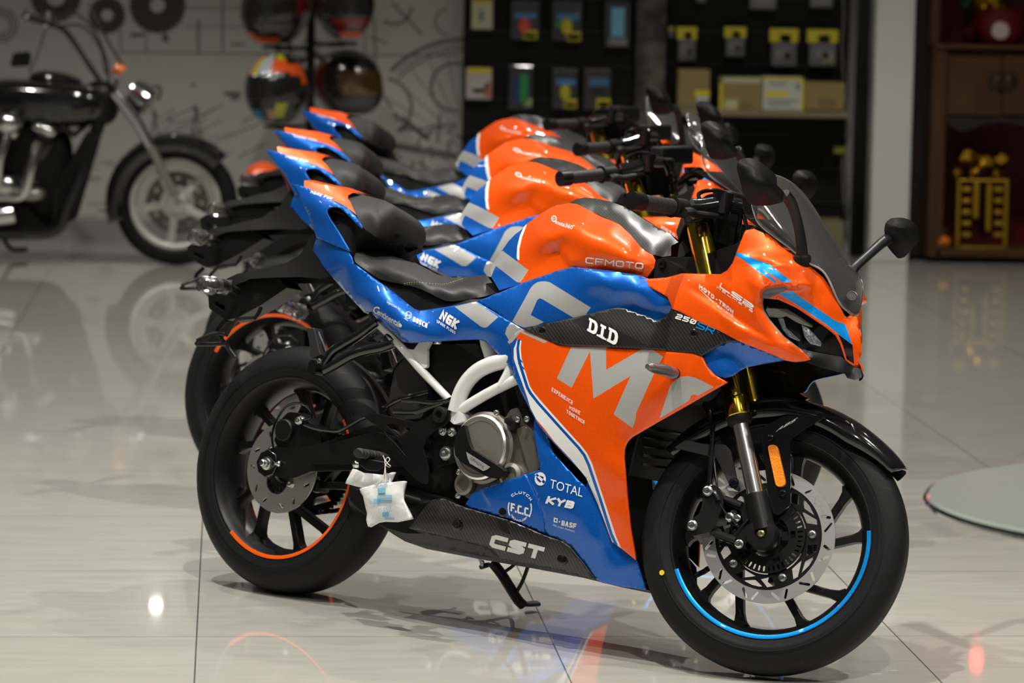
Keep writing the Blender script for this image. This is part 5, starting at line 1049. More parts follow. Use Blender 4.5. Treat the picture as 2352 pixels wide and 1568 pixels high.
q = MB(); box(q, (-3.9, WALLY-.03, .055), (6.9, .06, .11)); structure(q.build('baseboard_back', mat('skirting', (.34, .34, .33), .4), smooth=False, angle=0))
# round down-lights of the ceiling: each a thing
LAMPG = mat('lamp_glow', (1, 1, 1), .5, emit=((1, .97, .9), 140))
lampm = MB(); lathe(lampm, (0, 0, 0), (0, 0, -1), [(.085, -.005), (.085, .004), (.065, .004), (.060, -.02)], 24); ring_mesh = None
for i, (x, y) in enumerate(SPOTS):
    if ring_mesh is None:
        ro = lampm.build('ceiling_downlight', mat('lamp_trim', (.7, .7, .7), .4)); ring_mesh = ro
        gl = MB(); lathe(gl, (0, 0, 0), (0, 0, -1), [(.060, -.02), (0, -.02)], 20); gm = gl.build('lamp_diffuser', LAMPG, ro)
    else:
        ro = ring_mesh.copy(); COL.objects.link(ro); g2_ = gm.copy(); COL.objects.link(g2_); g2_.parent = ro
    ro.location = (x, y, CEIL-.005); tag(ro, 'round recessed ceiling downlight above the showroom floor', 'lamp', 'ceiling downlights')
# ---------------------------------------------------------------- the printed wall mural (ink lines on the paper)
INK = mat('mural_ink', (.13, .125, .115), .8); INK2 = mat('mural_brown_ink', (.085, .07, .055), .8); INK3 = mat('mural_pale_ink', (.20, .195, .18), .8)
mu = MB(); rng = random.Random(7); OFFS = [0.0006]
def mpl(loops, mi, off=None):
    OFFS[0] += .00001; y = WALLY-OFFS[0]; extr(mu, loops, lambda a, b: W2(a, b, y), lambda a, b: W2(a, b, y+.0004), mi)
def mline(x0, y0, x1, y1, w=2.0, mi=0):
    d = Vector((x1-x0, y1-y0)); n = Vector((-d.y, d.x)).normalized()*w/2; mpl([[(x0+n.x, y0+n.y), (x1+n.x, y1+n.y), (x1-n.x, y1-n.y), (x0-n.x, y0-n.y)]], mi)
def marc(cx, cy, r, a0, a1, w, mi=0, n=20):
    o = [(cx+(r+w/2)*math.cos(a0+(a1-a0)*k/n), cy+(r+w/2)*math.sin(a0+(a1-a0)*k/n)) for k in range(n+1)]; i = [(cx+(r-w/2)*math.cos(a1-(a1-a0)*k/n), cy+(r-w/2)*math.sin(a1-(a1-a0)*k/n)) for k in range(n+1)]; mpl([o+i], mi)
def gear(cx, cy, r, hr, mi=1, t=18):
    o = []
    for k in range(t): a = 2*PI*k/t; o += [(cx+r*.9*math.cos(a), cy+r*.9*math.sin(a)), (cx+r*math.cos(a+.08), cy+r*math.sin(a+.08)), (cx+r*math.cos(a+.2), cy+r*math.sin(a+.2)), (cx+r*.9*math.cos(a+.27), cy+r*.9*math.sin(a+.27))]
    mpl([o, circ(cx, cy, hr, 20)], mi)
gear(246, 35, 44, 14); gear(362, 12, 66, 17, t=26); gear(128, -8, 60, 22, t=24); marc(128, 10, 34, 0, 2*PI, 3, 0)
for r in (38, 30, 22): marc(2, 58, r, 0, 2*PI, 3.5, 0)
mline(270, 120, 1055, 128, 3.5, 2); mline(275, 60, 278, 120, 3); mline(335, 70, 336, 122, 3); mline(455, 45, 456, 120, 5); mline(512, -10, 511, 118, 4); mline(430, 18, 560, 18, 2.5); mline(430, 60, 560, 62, 2); mline(380, 78, 380, 96, 14); mline(530, 102, 562, 102, 5)
marc(1070, 330, 240, math.radians(-136), math.radians(-90), 8); marc(1070, 330, 226, math.radians(-134), math.radians(-90), 4, 2); marc(1070, 330, 215, math.radians(-136), math.radians(-90), 4)
for a in range(-150, -60, 12): mline(1070+60*math.cos(math.radians(a)), 330+60*math.sin(math.radians(a)), 1070+210*math.cos(math.radians(a)), 330+210*math.sin(math.radians(a)), 2.2, 2)
marc(1045, 200, 55, math.radians(80), math.radians(290), 6); marc(880, 245, 65, math.radians(-80), math.radians(60), 6); marc(905, 15, 40, 0, 2.2, 6); marc(1030, 50, 30, 1.5, 4.6, 4); marc(715, 105, 18, 0, 2*PI, 4)
for (x0, y0, x1, y1, w) in ((900, 5, 970, 80, 5), (860, 40, 862, 150, 4), (838, 50, 838, 200, 3), (760, 80, 800, 100, 3), (850, 85, 890, 100, 3), (920, 270, 985, 320, 12), (850, 170, 900, 250, 5), (1010, 260, 1005, 330, 5), (905, 260, 915, 275, 9), (930, 300, 1050, 285, 5), (640, 100, 640, 130, 4), (665, 95, 667, 125, 10), (645, 112, 690, 112, 8)): mline(x0, y0, x1, y1, w)
for i in range(26):  # pencil sketch lines low on the left and by the arc
    x = rng.uniform(330, 560); y = rng.uniform(270, 400); mline(x, y, x+rng.uniform(25, 90), y-rng.uniform(12, 40), rng.uniform(1.5, 4), 2)
for i in range(18): x = rng.uniform(180, 260); y = rng.uniform(350, 520); mline(x, y, x+rng.uniform(20, 60), y+rng.uniform(-3, 3), 2.5, 2)
for i in range(22): x = rng.uniform(850, 1050); y = rng.uniform(280, 400); mline(x, y, x+rng.uniform(-40, 40), y+rng.uniform(10, 50), rng.uniform(2, 7), rng.choice((0, 2)))
for (x, y) in ((355, 270), (450, 260)): mline(x, y, x-12, y+60, 4); mline(x, y, x+14, y+60, 4); mline(x-3, y-18, x+3, y+3, 9)
for (x, y, w_) in ((385, 275, 10), (515, 215, 38), (530, 225, 20), (440, 195, 8), (300, 80, 30)): mline(x, y, x+w_, y, 8)
mline(225, 260, 245, 262, 3, 2); mline(880, 330, 1050, 360, 16, 2)
tag(mu.build('wall_mural', [INK, INK2, INK3], smooth=False, angle=0), 'grey wall print of gears, wheel arcs and technical sketch lines behind the bikes', 'mural')
# ---------------------------------------------------------------- black display panels and what hangs on them
PANELB = mat('black_slat_panel', (.007, .007, .007), .7, spec=.2)
def slab(name, x0, x1, y0, y1, dep, th, m, bevel=.004, mb=None, mi=0):
    ym = (max(y0, 0)+min(y1, 500))/2; xm = (x0+x1)/2; xa = W2(x0, ym, dep).x; xb = W2(x1, ym, dep).x; za = W2(xm, y0, dep).z; zb = W2(xm, y1, dep).z; q = mb or MB()
    box(q, ((xa+xb)/2, dep+th/2, (za+zb)/2), (abs(xb-xa), th, abs(za-zb)), mi=mi)
    return q if mb else q.build(name, m, smooth=False, angle=0, bevel=bevel)
p1 = MB(); slab('', 1062, 1455, -260, 572, 17.30, .20, None, mb=p1)
for y in range(-240, 560, 78): slab('', 1064, 1453, y, y+2.5, 17.285, .016, None, mb=p1, mi=1)
SLAT = mat('panel_slat_edge', (.022, .021, .020), .5)
tag(p1.build('slatwall_display', [PANELB, SLAT], smooth=False, angle=0), 'black display panel with two rows of blister packs, left of the rusty post', 'display panel')
p2 = MB(); slab('', 1530, 1945, -260, 572, 17.30, .20, None, mb=p2)
for y in range(-240, 560, 78): slab('', 1532, 1943, y, y+2.5, 17.285, .016, None, mb=p2, mi=1)
tag(p2.build('slatwall_display', [PANELB, SLAT], smooth=False, angle=0), 'black display panel with yellow-topped bags above a shelf of cartons', 'display panel')
def rust():
    m = mat('rusty_print_post', (.1, .09, .08), .7); N, L = nt(m); b = N['Principled BSDF']; tc = N.new('ShaderNodeTexCoord'); n = N.new('ShaderNodeTexNoise'); n.inputs['Scale'].default_value = 9; L.new(tc.outputs['Object'], n.inputs[0])
    c = N.new('ShaderNodeValToRGB'); c.color_ramp.elements[0].position = .42; c.color_ramp.elements[0].color = (.022, .018, .015, 1); c.color_ramp.elements[1].position = .66; c.color_ramp.elements[1].color = (.11, .10, .08, 1); L.new(n.outputs['Fac'], c.inputs[0]); L.new(c.outputs[0], b.inputs['Base Color']); return m
tag(slab('mottled_post', 1458, 1527, -260, 572, 17.22, .28, rust()), 'narrow brown and cream mottled post between the two black panels', 'post')
tag(slab('display_shelf', 1545, 1950, 255, 268, 17.02, .26, mat('oak_shelf', (.20, .16, .085), .5), .003), 'long thin wooden shelf carrying the row of cartons', 'shelf')
def pk(col, r=.45): return mat('pack_%02x%02x%02x' % tuple(int(255*c) for c in col), col, r)
FILM = mat('pack_film', (.035, .035, .04), .3, 0, .3)
def pack(x0, x1, y0, y1, body, blobs, label, name='blister_pack', grp=None, cat='pack', dep=17.24, extra=()):
    """a hanging pack: card or bag body, printed areas and a moulded item"""
    q = MB(); slab('', x0, x1, y0, y1, dep, .022, None, mb=q); o = q.build(name, body, smooth=False, angle=0, bevel=.006)
    for (a, b_, c, d_, col) in blobs:
        q = MB(); slab('', a, b_, c, d_, dep-.006, .010, None, mb=q); q.build('printed_area', pk(col), o, smooth=False, angle=0, bevel=.002)
    for (cx_, cy_, r_, sy, col) in extra:
        q = MB(); p = W2(cx_, cy_, dep-.004); k_ = dep/FPX
        lathe(q, p, (0, -1, 0), [(r_*k_, 0), (r_*k_*.9, .012), (r_*k_*.4, .02), (0, .021)], 18); q.v = [(v[0], v[1], p.z+(v[2]-p.z)*sy) for v in q.v]; q.build('moulded_item', pk(col), o)
    q = MB(); tube(q, [W2((x0+x1)/2, y0-3, dep-.03), W2((x0+x1)/2, y0-3, 17.283)], .003, 6); q.build('hook', CHROME, o)
    tag(o, label, cat, grp or ('yellow-topped bags on the right panel' if name == 'accessory_bag' else 'blister packs on the left black panel')); return o
YL, WH, RD, BL, GN, GR, BK = (.62, .52, .02), (.48, .48, .44), (.60, .07, .04), (.07, .20, .42), (.02, .25, .05), (.20, .20, .22), (.015, .015, .02)
pack(1083, 1132, -2, 67, pk((.50, .48, .30)), [(1100, 1112, 25, 48, GR), (1108, 1124, 50, 64, WH), (1088, 1128, 0, 8, YL)], 'cream card pack with a dark picture, top left of the black panel')
pack(1173, 1240, 2, 90, FILM, [(1182, 1232, 30, 42, BL), (1202, 1234, 70, 90, YL), (1204, 1232, 76, 88, WH)], 'clear blister pack holding a bright red item, top row', extra=[(1205, 58, 14, 1.3, RD)])
pack(1268, 1337, 2, 92, FILM, [(1280, 1330, 32, 46, BL), (1302, 1334, 73, 94, YL), (1304, 1332, 78, 92, WH), (1276, 1292, 50, 62, GN)], 'clear blister pack holding a yellow item, in the top row beside the red one', extra=[(1302, 60, 14, 1.4, (.45, .42, .02))])
pack(1389, 1448, 3, 108, FILM, [(1404, 1434, 18, 84, (.16, .42, .62)), (1398, 1440, 88, 104, GR)], 'tall rounded clear pack with a light blue insert, right end of the top row')
pack(1070, 1130, 155, 228, pk((.48, .42, .40)), [(1076, 1128, 156, 168, YL), (1080, 1120, 186, 210, WH), (1085, 1112, 202, 212, BK), (1112, 1128, 190, 222, (.45, .16, .10))], 'white and red printed card pack, lower left of the black panel')
pack(1168, 1224, 150, 252, FILM, [(1180, 1196, 176, 236, (.01, .04, .12)), (1194, 1212, 170, 236, GN), (1204, 1222, 226, 244, (.30, .34, .16))], 'dark pack with a green insert in the lower row')
pack(1268, 1327, 158, 250, FILM, [(1278, 1322, 182, 196, BL), (1296, 1324, 228, 248, YL), (1298, 1322, 234, 246, WH)], 'clear blister pack holding a yellow item, lower row of the panel', extra=[(1298, 212, 13, 1.4, (.45, .42, .02))])
pack(1340, 1404, 158, 252, FILM, [(1352, 1398, 180, 198, (.05, .14, .28)), (1360, 1390, 198, 218, BK), (1370, 1402, 227, 250, YL), (1373, 1400, 233, 248, WH)], 'clear blister pack with dark contents, right end of the lower row')
for (x0, x1, y0, y1, lab) in ((1555, 1601, 62, 140, 'narrow yellow-topped bag, leftmost whole one on the right panel'), (1664, 1714, 62, 130, 'short yellow-topped bag, second on the right panel'), (1768, 1834, 66, 152, 'wide yellow-topped bag above the white carton'), (1854, 1925, 68, 152, 'yellow-topped bag at the right end above the plain carton'), (1536, 1548, 62, 86, 'thin yellow tag beside the rusty post')):
    w_ = x1-x0; h_ = y1-y0
    pack(x0+w_*.06, x1-w_*.06, y0+h_*.25, y1, mat('clear_bag', (.13, .13, .13), .3, 0, .4), [(x0, x1, y0, y0+h_*.36, YL), (x0+w_*.35, x0+w_*.75, y0+h_*.14, y0+h_*.36, WH), (x0+w_*.2, x0+w_*.7, y0+h_*.55, y0+h_*.8, GR), (x0+w_*.5, x0+w_*.85, y0+h_*.62, y0+h_*.9, (.30, .28, .16) if x0 > 1800 else (.12, .12, .12))], lab, 'accessory_bag')
for (x0, x1, y1, lab) in ((1600, 1622, 5, 'pale bag cut off by the top edge, left of three'), (1722, 1784, 21, 'grey bag cut off by the top edge, middle of three'), (1860, 1914, 17, 'grey bag cut off by the top edge, right of three')):
    pack(x0, x1, -45, y1, mat('clear_bag', (.22, .22, .22)), [(x0+5, x1-5, -20, y1-6, GR)], lab, 'accessory_bag')
KRAFT = mat('kraft_carton', (.24, .17, .06), .7)
def carton(x0, x1, y0, y1, m, extra, lab, dep=17.03, d=.20):
    q = MB(); slab('', x0, x1, y0, y1-1.2, dep, d, None, mb=q); o = q.build('carton', m, smooth=False, angle=0, bevel=.003)
    for (a, b_, c, d_, col) in extra: q = MB(); slab('', a, b_, c, d_, dep-.003, .004, None, mb=q); q.build('printed_label', pk(col), o, smooth=False, angle=0)
    tag(o, lab, 'box', 'cartons on the display shelf')
carton(1558, 1630, 160, 255, KRAFT, [(1596, 1630, 208, 222, YL), (1600, 1628, 220, 232, WH), (1560, 1630, 240, 252, (.17, .14, .07))], 'plain brown carton with a small yellow label, leftmost on the shelf')
carton(1653, 1750, 178, 255, KRAFT, [(1655, 1748, 178, 191, (.42, .40, .26)), (1653, 1659, 178, 255, YL), (1664, 1694, 228, 252, (.45, .42, .20)), (1700, 1730, 236, 246, (.17, .12, .05))], 'brown carton with white top band and yellow edge on the shelf')
carton(1752, 1846, 178, 255, mat('white_carton', (.46, .46, .40), .6), [(1752, 1846, 178, 183, YL), (1841, 1846, 178, 255, YL), (1758, 1808, 210, 222, YL), (1828, 1838, 192, 206, GR), (1764, 1836, 228, 234, (.30, .30, .27)), (1764, 1816, 238, 243, (.30, .30, .27)), (1768, 1806, 190, 195, (.25, .25, .23))], 'white carton with yellow border and print on the shelf')
carton(1848, 1940, 190, 255, KRAFT, [(1880, 1920, 228, 244, (.17, .12, .05))], 'low plain brown carton, rightmost on the shelf')
# cable with a tag down the right edge of the display
q = MB(); tube(q, [W2(*a) for a in ((1935, -60, 17.2), (1938, 40, 17.2), (1934, 120, 17.2), (1948, 285, 17.2), (1950, 310, 17.2), (1938, 350, 17.2), (1936, 400, 17.2), (1940, 470, 17.2))], .006, 8, n=4); cb = q.build('hanging_cord', mat('beige_cord', (.14, .13, .11), .6))
q = MB(); slab('', 1916, 1942, 338, 352, 17.18, .006, None, mb=q); q.build('cord_tag', pk((.30, .29, .03)), cb, smooth=False, angle=0); tag(cb, 'thin pale cord with a yellow-green tag hanging beside the shelf', 'cord')
tag(slab('floor_box', 1860, 1940, 510, 575, 16.9, .3, mat('dull_yellow_box', (.16, .14, .07), .6)), 'low dull yellow box on the floor below the cartons', 'box')
# curtain, pillar, dark jamb
q = MB(); vs = []; a = W2(1952, 580, 17.25); b = W2(2008, 580, 17.25); n_ = 48
for i in range(n_+1):
    x = a.x+(b.x-a.x)*i/n_; y = 17.25+.030*math.sin(i*1.05); vs += [Vector((x, y, .01)), Vector((x+.02, y, CEIL-.05))]
q.add(vs, [(2*i, 2*i+2, 2*i+3, 2*i+1) for i in range(n_)]); tag(q.build('grey_curtain', mat('grey_curtain_cloth', (.065, .065, .07), .7), solid=.004), 'dark grey folded curtain between the display and the white pillar', 'curtain')
a = W2(2010, 580, 17.0); b = W2(2090, 580, 17.0)
q = MB(); box(q, ((a.x+b.x)/2-.02, 17.25, CEIL/2), (b.x-a.x+.02, .5, CEIL)); tag(q.build('pillar', mat('white_pillar_paint', (.60, .62, .58), .5), smooth=False, angle=0, bevel=.006), 'plain white square pillar between the display and the wooden cabinet', 'pillar')
# ---------------------------------------------------------------- wooden shrine cabinet
WOOD = mat('red_brown_wood', (.11, .045, .018), .55, 0, .0, spec=.2); N, L = nt(WOOD); b_ = N['Principled BSDF']
tc_ = N.new('ShaderNodeTexCoord'); mp_ = N.new('ShaderNodeMapping'); mp_.inputs['Scale'].default_value = (14, 14, 1.2); L.new(tc_.outputs['Object'], mp_.inputs[0]); nn = N.new('ShaderNodeTexNoise'); nn.inputs['Scale'].default_value = 2.5; nn.inputs['Detail'].default_value = 5; L.new(mp_.outputs[0], nn.inputs[0])
cr_ = N.new('ShaderNodeValToRGB'); cr_.color_ramp.elements[0].color = (.035, .015, .006, 1); cr_.color_ramp.elements[1].color = (.105, .050, .020, 1); L.new(nn.outputs['Fac'], cr_.inputs[0]); L.new(cr_.outputs[0], b_.inputs['Base Color'])
REDB = mat('red_lacquer', (.10, .003, .004), .5, spec=.3); GOLDB = mat('gold_foil', (.60, .36, .03), .32, 1.0); DARKW = mat('dark_jamb_wood', (.028, .018, .013), .6, spec=.2)
tag(slab('door_jamb', 2092, 2138, -260, 588, 17.15, .35, DARKW), 'dark brown upright board between white pillar and cabinet', 'board')
D = 17.0
cab = MB()
for (x0, x1, y0, y1, d_, t_) in ((2138, 2172, 105, 590, D, .50), (2440, 2470, 105, 590, D, .50), (2150, 2460, 104, 114, D-.02, .54), (2150, 2460, 120, 275, D+.02, .46), (2150, 2460, 575, 592, D, .50), (2138, 2160, -200, 104, D+.05, .4), (2455, 2470, -200, 104, D+.05, .4), (2138, 2470, -215, -195, D+.0, .5)): slab('', x0, x1, y0, y1, d_, t_, None, mb=cab)
co = cab.build('shrine_cabinet', WOOD, smooth=False, angle=0, bevel=.006); tag(co, 'reddish brown wooden altar cabinet with red lined niches, right edge', 'cabinet')
for (a_, b_2, c_, d_2) in ((2168, 2445, 275, 578), (2160, 2455, -198, 103)): q = MB(); slab('', a_, b_2, c_, d_2, D+.40, .04, None, mb=q); q.build('red_backing', REDB, co, smooth=False, angle=0)
for (x0, x1) in ((2178, 2300), (2306, 2436)):
    q = MB(); slab('', x0, x1, 130, 266, D+.0, .03, None, mb=q); dr_ = q.build('cabinet_door', WOOD, co, smooth=False, angle=0, bevel=.008)
    q = MB(); lathe(q, W2(2303+(-14 if x0 < 2200 else 14), 186, D-.005), (0, -1, 0), [(.045, 0), (.045, .006), (.02, .01), (0, .02)], 24); q.build('door_plate', mat('dark_brass', (.05, .035, .02), .4, .8), dr_)
q = MB(); pts_ = [(2168, 278), (2176, 282), (2186, 292), (2206, 302), (2230, 298), (2260, 286), (2300, 280), (2352, 290), (2400, 300), (2430, 290), (2446, 278)]
extr(q, [[(x, y) for x, y in pts_]+[(2446, 270), (2168, 270)]], lambda a, b: W2(a, b, D-.01), lambda a, b: W2(a, b, D+.03)); q.build('carved_apron', DARKW, co, smooth=False, angle=0, bevel=.003)
# gold things in the niches
def lump(cx, cy, r, dep, mb, squash=1.0, seed=0, mi=0):
    p = W2(cx, cy, dep); k_ = dep/FPX*r; rg = random.Random(seed); bm = bmesh.new(); bmesh.ops.create_icosphere(bm, subdivisions=2, radius=k_)
    for v in bm.verts: v.co *= 1+rg.uniform(-.22, .22); v.co.z *= squash
    vs = [v.co+p for v in bm.verts]; fs = [tuple(v.index for v in f.verts) for f in bm.faces]; bm.free(); mb.add(vs, fs, mi)
tb = MB()
for (x0, x1, y0, y1) in ((2198, 2206, 412, 575), (2308, 2316, 412, 575), (2198, 2316, 412, 417), (2198, 2316, 566, 572)): slab('', x0, x1, y0, y1, D+.10, .02, None, mb=tb)
for y in range(430, 560, 26):
    slab('', 2210, 2230, y, y+10, D+.11, .01, None, mb=tb); slab('', 2284, 2304, y, y+10, D+.11, .01, None, mb=tb)
slab('', 2236, 2248, 420, 500, D+.105, .012, None, mb=tb); slab('', 2266, 2277, 424, 530, D+.105, .012, None, mb=tb)
tag(tb.build('gold_tablet', GOLDB, smooth=False, angle=0, bevel=.002), 'tall golden framed tablet in the lower niche of the cabinet', 'ornament')
for i, (x, y, r, lab) in enumerate(((2222, 355, 24, 'large crumpled golden ingot, left on top of the tablet'), (2262, 368, 22, 'golden ingot in the middle of the heap over the tablet'), (2300, 362, 18, 'golden ingot at the right of the heap over the tablet'), (2198, 395, 13, 'small golden ingot low on the left over the tablet'), (2240, 395, 14, 'small golden ingot under the large one'), (2290, 398, 14, 'small golden ingot low on the right over the tablet'))):
    q = MB(); lump(x, y, r, D+.16, q, .9, i); tag(q.build('gold_ingot', GOLDB, angle=20), lab, 'ornament', 'golden ingots heaped in the niche')
q = MB(); lump(2168, 555, 15, D+.02, q, .9, 30); og = q.build('orange_fruit', mat('orange_peel', (.60, .16, .01), .5)); q = MB(); lump(2166, 528, 9, D+.02, q, .8, 31); q.build('fruit_leaves', mat('dark_leaf', (.01, .02, .01), .6), og); tag(og, 'orange fruit with dark leaves at the foot of the cabinet niche', 'fruit')
tt = MB(); lathe(tt, W2(2296, 100, D+.12), (0, 0, 1), [(.001, 0), (.10, 0), (.13, .06), (.135, .14), (.10, .18), (.001, .18)], 24); po = tt.build('red_offering_bowl', REDB)
q = MB(); lathe(q, W2(2298, 70, D-.012), (0, -1, 0), [(.045, 0), (.03, .003), (0, .003)], 16); q.build('white_motif', pk((.45, .36, .33)), po); tag(po, 'dark red bowl with a pale flower mark on the cabinet top', 'bowl')
AF = {0: ('altar_figure', GOLDB), 1: ('altar_leaves', mat('dark_green_leaf', (.02, .06, .03), .6)), 2: ('altar_cloth', mat('dark_red_cloth', (.10, .006, .006), .6)), 3: ('stone_base', mat('beige_stone', (.25, .19, .12), .6))}
fig = None
for g_i in range(4):
    q = MB()
    for i, (x, y, r, mi) in enumerate(((2248, 20, 17, 0), (2276, 5, 20, 0), (2300, 22, 16, 0), (2300, -8, 18, 0), (2252, -14, 18, 0), (2222, -6, 15, 1), (2216, 12, 12, 1), (2226, 78, 16, 2), (2244, 50, 14, 0), (2334, 84, 12, 3), (2262, 36, 14, 0), (2290, 36, 14, 0))):
        if mi == g_i: lump(x, y, r, D+.30, q, 1.1, i+50)
    fo2 = q.build(AF[g_i][0], AF[g_i][1], fig, angle=20); fig = fig or fo2
tag(fig, 'golden figure with dark green leaves standing on the cabinet top', 'ornament')
rl = MB(); p_ = Vector((2.50, 17.15, 2.13)); lathe(rl, p_, (0, 0, 1), [(.0, -.045), (.022, -.035), (.030, 0), (.022, .035), (0, .045)], 20); ro_ = rl.build('red_altar_lamp', mat('red_lamp_glow', (.8, .02, .02), .4, emit=((1, .03, .02), 14)))
q = MB(); lathe(q, p_, (0, 0, -1), [(.001, .04), (.02, .04), (.012, .12), (.05, .16), (.05, .175), (0, .175)], 16); q.build('lamp_base', GOLDB, ro_)
box(sh_ := MB(), (2.50, 17.2, 1.94), (.55, .3, .03)); so2 = sh_.build('altar_shelf', WOOD, smooth=False, angle=0); tag(so2, 'small wooden shelf high in the cabinet under the red lamp', 'shelf'); tag(ro_, 'small red glowing altar lamp high in the cabinet', 'lamp')
wl = MB(); lathe(wl, (-1.90, WALLY-.10, 1.97), (0, 0, 1), [(0, -.022), (.024, -.018), (.032, 0), (.024, .018), (0, .022)], 20); wo = wl.build('wall_lamp', mat('wall_lamp_glow', (1, 1, 1), .5, emit=((1, .97, .9), 14))); q = MB(); box(q, (-1.90, WALLY-.03, 1.97), (.06, .06, .06)); q.build('lamp_bracket', BLACKM, wo, smooth=False, angle=0); tag(wo, 'small round wall lamp high on the mural wall', 'lamp')
# ---------------------------------------------------------------- helmets on their black stand
def helmet(px, py, dep, rpx, turn, shell, visor, accents, lab, spoiler=False):
    s = rpx*dep/FPX; p = W2(px, py, dep); root_ = empty('motorcycle_helmet', Matrix.Translation(p) @ Matrix.Rotation(turn, 4, 'Z')); tag(root_, lab, 'helmet', 'motorcycle helmets on show')
    # local: +x forward, +z up; unit sphere scaled
    def pt(th, ph):  # th around z (0 = front), ph elevation
        x = math.cos(ph)*math.cos(th); y = math.cos(ph)*math.sin(th); z = math.sin(ph)
        ch = max(0, -z)*max(0, x); X = x*1.12+ch*.35; Y = y*.86*(1-.18*max(0, -z)); Z = z*1.02 if z > 0 else z*1.05
        if x < 0 and z < -.5: X *= .9
        return Vector((X, Y, Z))*s
    q = MB(); nu, nv = 48, 30; g = []
    for j in range(nv+1):
        ph = math.radians(-62+152*j/nv)
        for i in range(nu): g.append(pt(2*PI*i/nu, ph))
    fs = []; ms = []
    for j in range(nv):
        for i in range(nu):
            th = 2*PI*(i+.5)/nu; th = th if th < PI else th-2*PI; ph = math.radians(-62+152*(j+.5)/nv)
            m_ = 0
            for (t0, t1, p0, p1, mi) in accents:
                if t0 <= math.degrees(th) <= t1 and p0 <= math.degrees(ph) <= p1: m_ = mi
            if abs(th) < math.radians(78) and math.radians(-16) < ph < math.radians(20): continue
            fs.append((j*nu+i, j*nu+(i+1) % nu, (j+1)*nu+(i+1) % nu, (j+1)*nu+i)); ms.append(m_)
    b0 = len(q.v); q.v += [tuple(v) for v in g]; q.f += fs; q.m += ms; q.build('helmet_shell', shell, root_, solid=.012)
    q = MB(); vs = []; 
    for j in range(9):
        ph = math.radians(-19+42*j/8)
        for i in range(25): vs.append(pt(math.radians(-82+164*i/24), ph)*1.012)
    q.add(vs, [(j*25+i, j*25+i+1, (j+1)*25+i+1, (j+1)*25+i) for j in range(8) for i in range(24)]); q.build('visor', visor, root_, solid=.003)
    q = MB(); bm = bmesh.new(); bmesh.ops.create_uvsphere(bm, u_segments=24, v_segments=16, radius=s*.86); q.add([Vector((v.co.x*1.1, v.co.y*.8, v.co.z*.86)) for v in bm.verts], [tuple(v.index for v in f.verts) for f in bm.faces]); bm.free(); q.build('helmet_lining', BLACKM, root_)
    if spoiler: q = MB(); box(q, (-s*.75, 0, s*.72), (s*.7, s*.7, s*.12), Matrix.Rotation(.35, 3, 'Y')); q.build('rear_spoiler', shell[0], root_, bevel=.008)
    return root_
HB = mat('helmet_black', (.012, .012, .012), .2, 0, .8); HR = mat('helmet_dark_red', (.13, .008, .006), .25, 0, .8); HO = mat('helmet_bright_orange', (.75, .09, .01), .3, 0, .6); HG = mat('helmet_grey', (.16, .16, .17), .3, 0, .6)
HY = mat('helmet_yellow', (.45, .45, .02), .3, 0, .6); HC = mat('helmet_cyan', (.02, .28, .38), .3, 0, .6); HW = mat('helmet_white', (.40, .42, .45), .3, 0, .6); HS = mat('helmet_salmon', (.45, .25, .16), .3, 0, .6); VIS = mat('dark_visor', (.012, .012, .012), .08, 0, 1.0); VISB = mat('amber_tinted_visor', (.10, .05, .012), .12, .3, 1.0)
helmet(634, 22, 16.75, 82, math.radians(-125), [HB, HR, HO, HG], VIS, [(-180, -60, 0, 40, 1), (60, 180, -10, 30, 1), (-70, 70, -62, -48, 2), (-50, 10, -50, -36, 2), (100, 180, -62, 0, 3)], 'black and dark red helmet with an orange chin, upper left on the rack', True)
helmet(790, 12, 16.75, 78, math.radians(-62), [HB, HR, HO, HG], VIS, [(-180, 180, 32, 60, 1), (-60, 180, -40, -14, 1), (-50, 50, -62, -46, 2)], 'dark red helmet with an orange chin, upper right on the rack')
helmet(638, 204, 16.62, 82, math.radians(-115), [HB, HY, HC, HW, HO, HS], VIS, [(-80, -22, 20, 50, 5), (-22, -4, 20, 66, 1), (-4, 22, 20, 74, 3), (22, 60, 30, 56, 4), (60, 100, 10, 46, 4), (30, 60, 56, 75, 1), (-60, -20, 52, 66, 4), (34, 62, -46, -14, 1), (22, 40, -50, -30, 5), (-34, -8, -62, -44, 1), (-22, 8, -58, -30, 2)], 'multicoloured racing helmet with a black visor, lower left on the rack', True)
helmet(797, 190, 16.98, 76, math.radians(-25), [HB, HR], VISB, [(-180, -110, -30, 60, 1)], 'black helmet with an amber brown tinted visor, lower right on the rack', True)
helmet(603, 428, 15.2, 56, math.radians(-100), [HO, HB], VIS, [(-180, 180, -62, 2, 1)], 'orange helmet low behind the tails of the orange bikes')
q = MB(); box(q, (W2(603, 470, 15.2).x, 15.2, W2(603, 482, 15.2).z/2), (.16, .16, W2(603, 482, 15.2).z)); tag(q.build('display_stool', BLACKM, smooth=False, angle=0, bevel=.01), 'plain black stand under the low orange helmet', 'stand')
q = MB(); A_ = W2(712, 230, 16.9); tube(q, [Vector((A_.x, 16.92, .01)), Vector((A_.x, 16.92, 2.6))], .022, 12); tube(q, [Vector((A_.x-.35, 16.92, .02)), Vector((A_.x+.35, 16.92, .02))], .02, 10)
for (x, y, d_) in ((634, 92, 16.75), (790, 84, 16.75), (638, 274, 16.62), (797, 256, 16.98)): P0_ = W2(x, y+6, d_); tube(q, [Vector((A_.x, 16.92, P0_.z-.03)), Vector((P0_.x, d_, P0_.z-.03)), Vector((P0_.x, d_, P0_.z-.02))], .010, 8); lathe(q, Vector((P0_.x, d_, P0_.z-.03)), (0, 0, 1), [(0, 0), (.07, 0), (.07, .015), (0, .02)], 16)
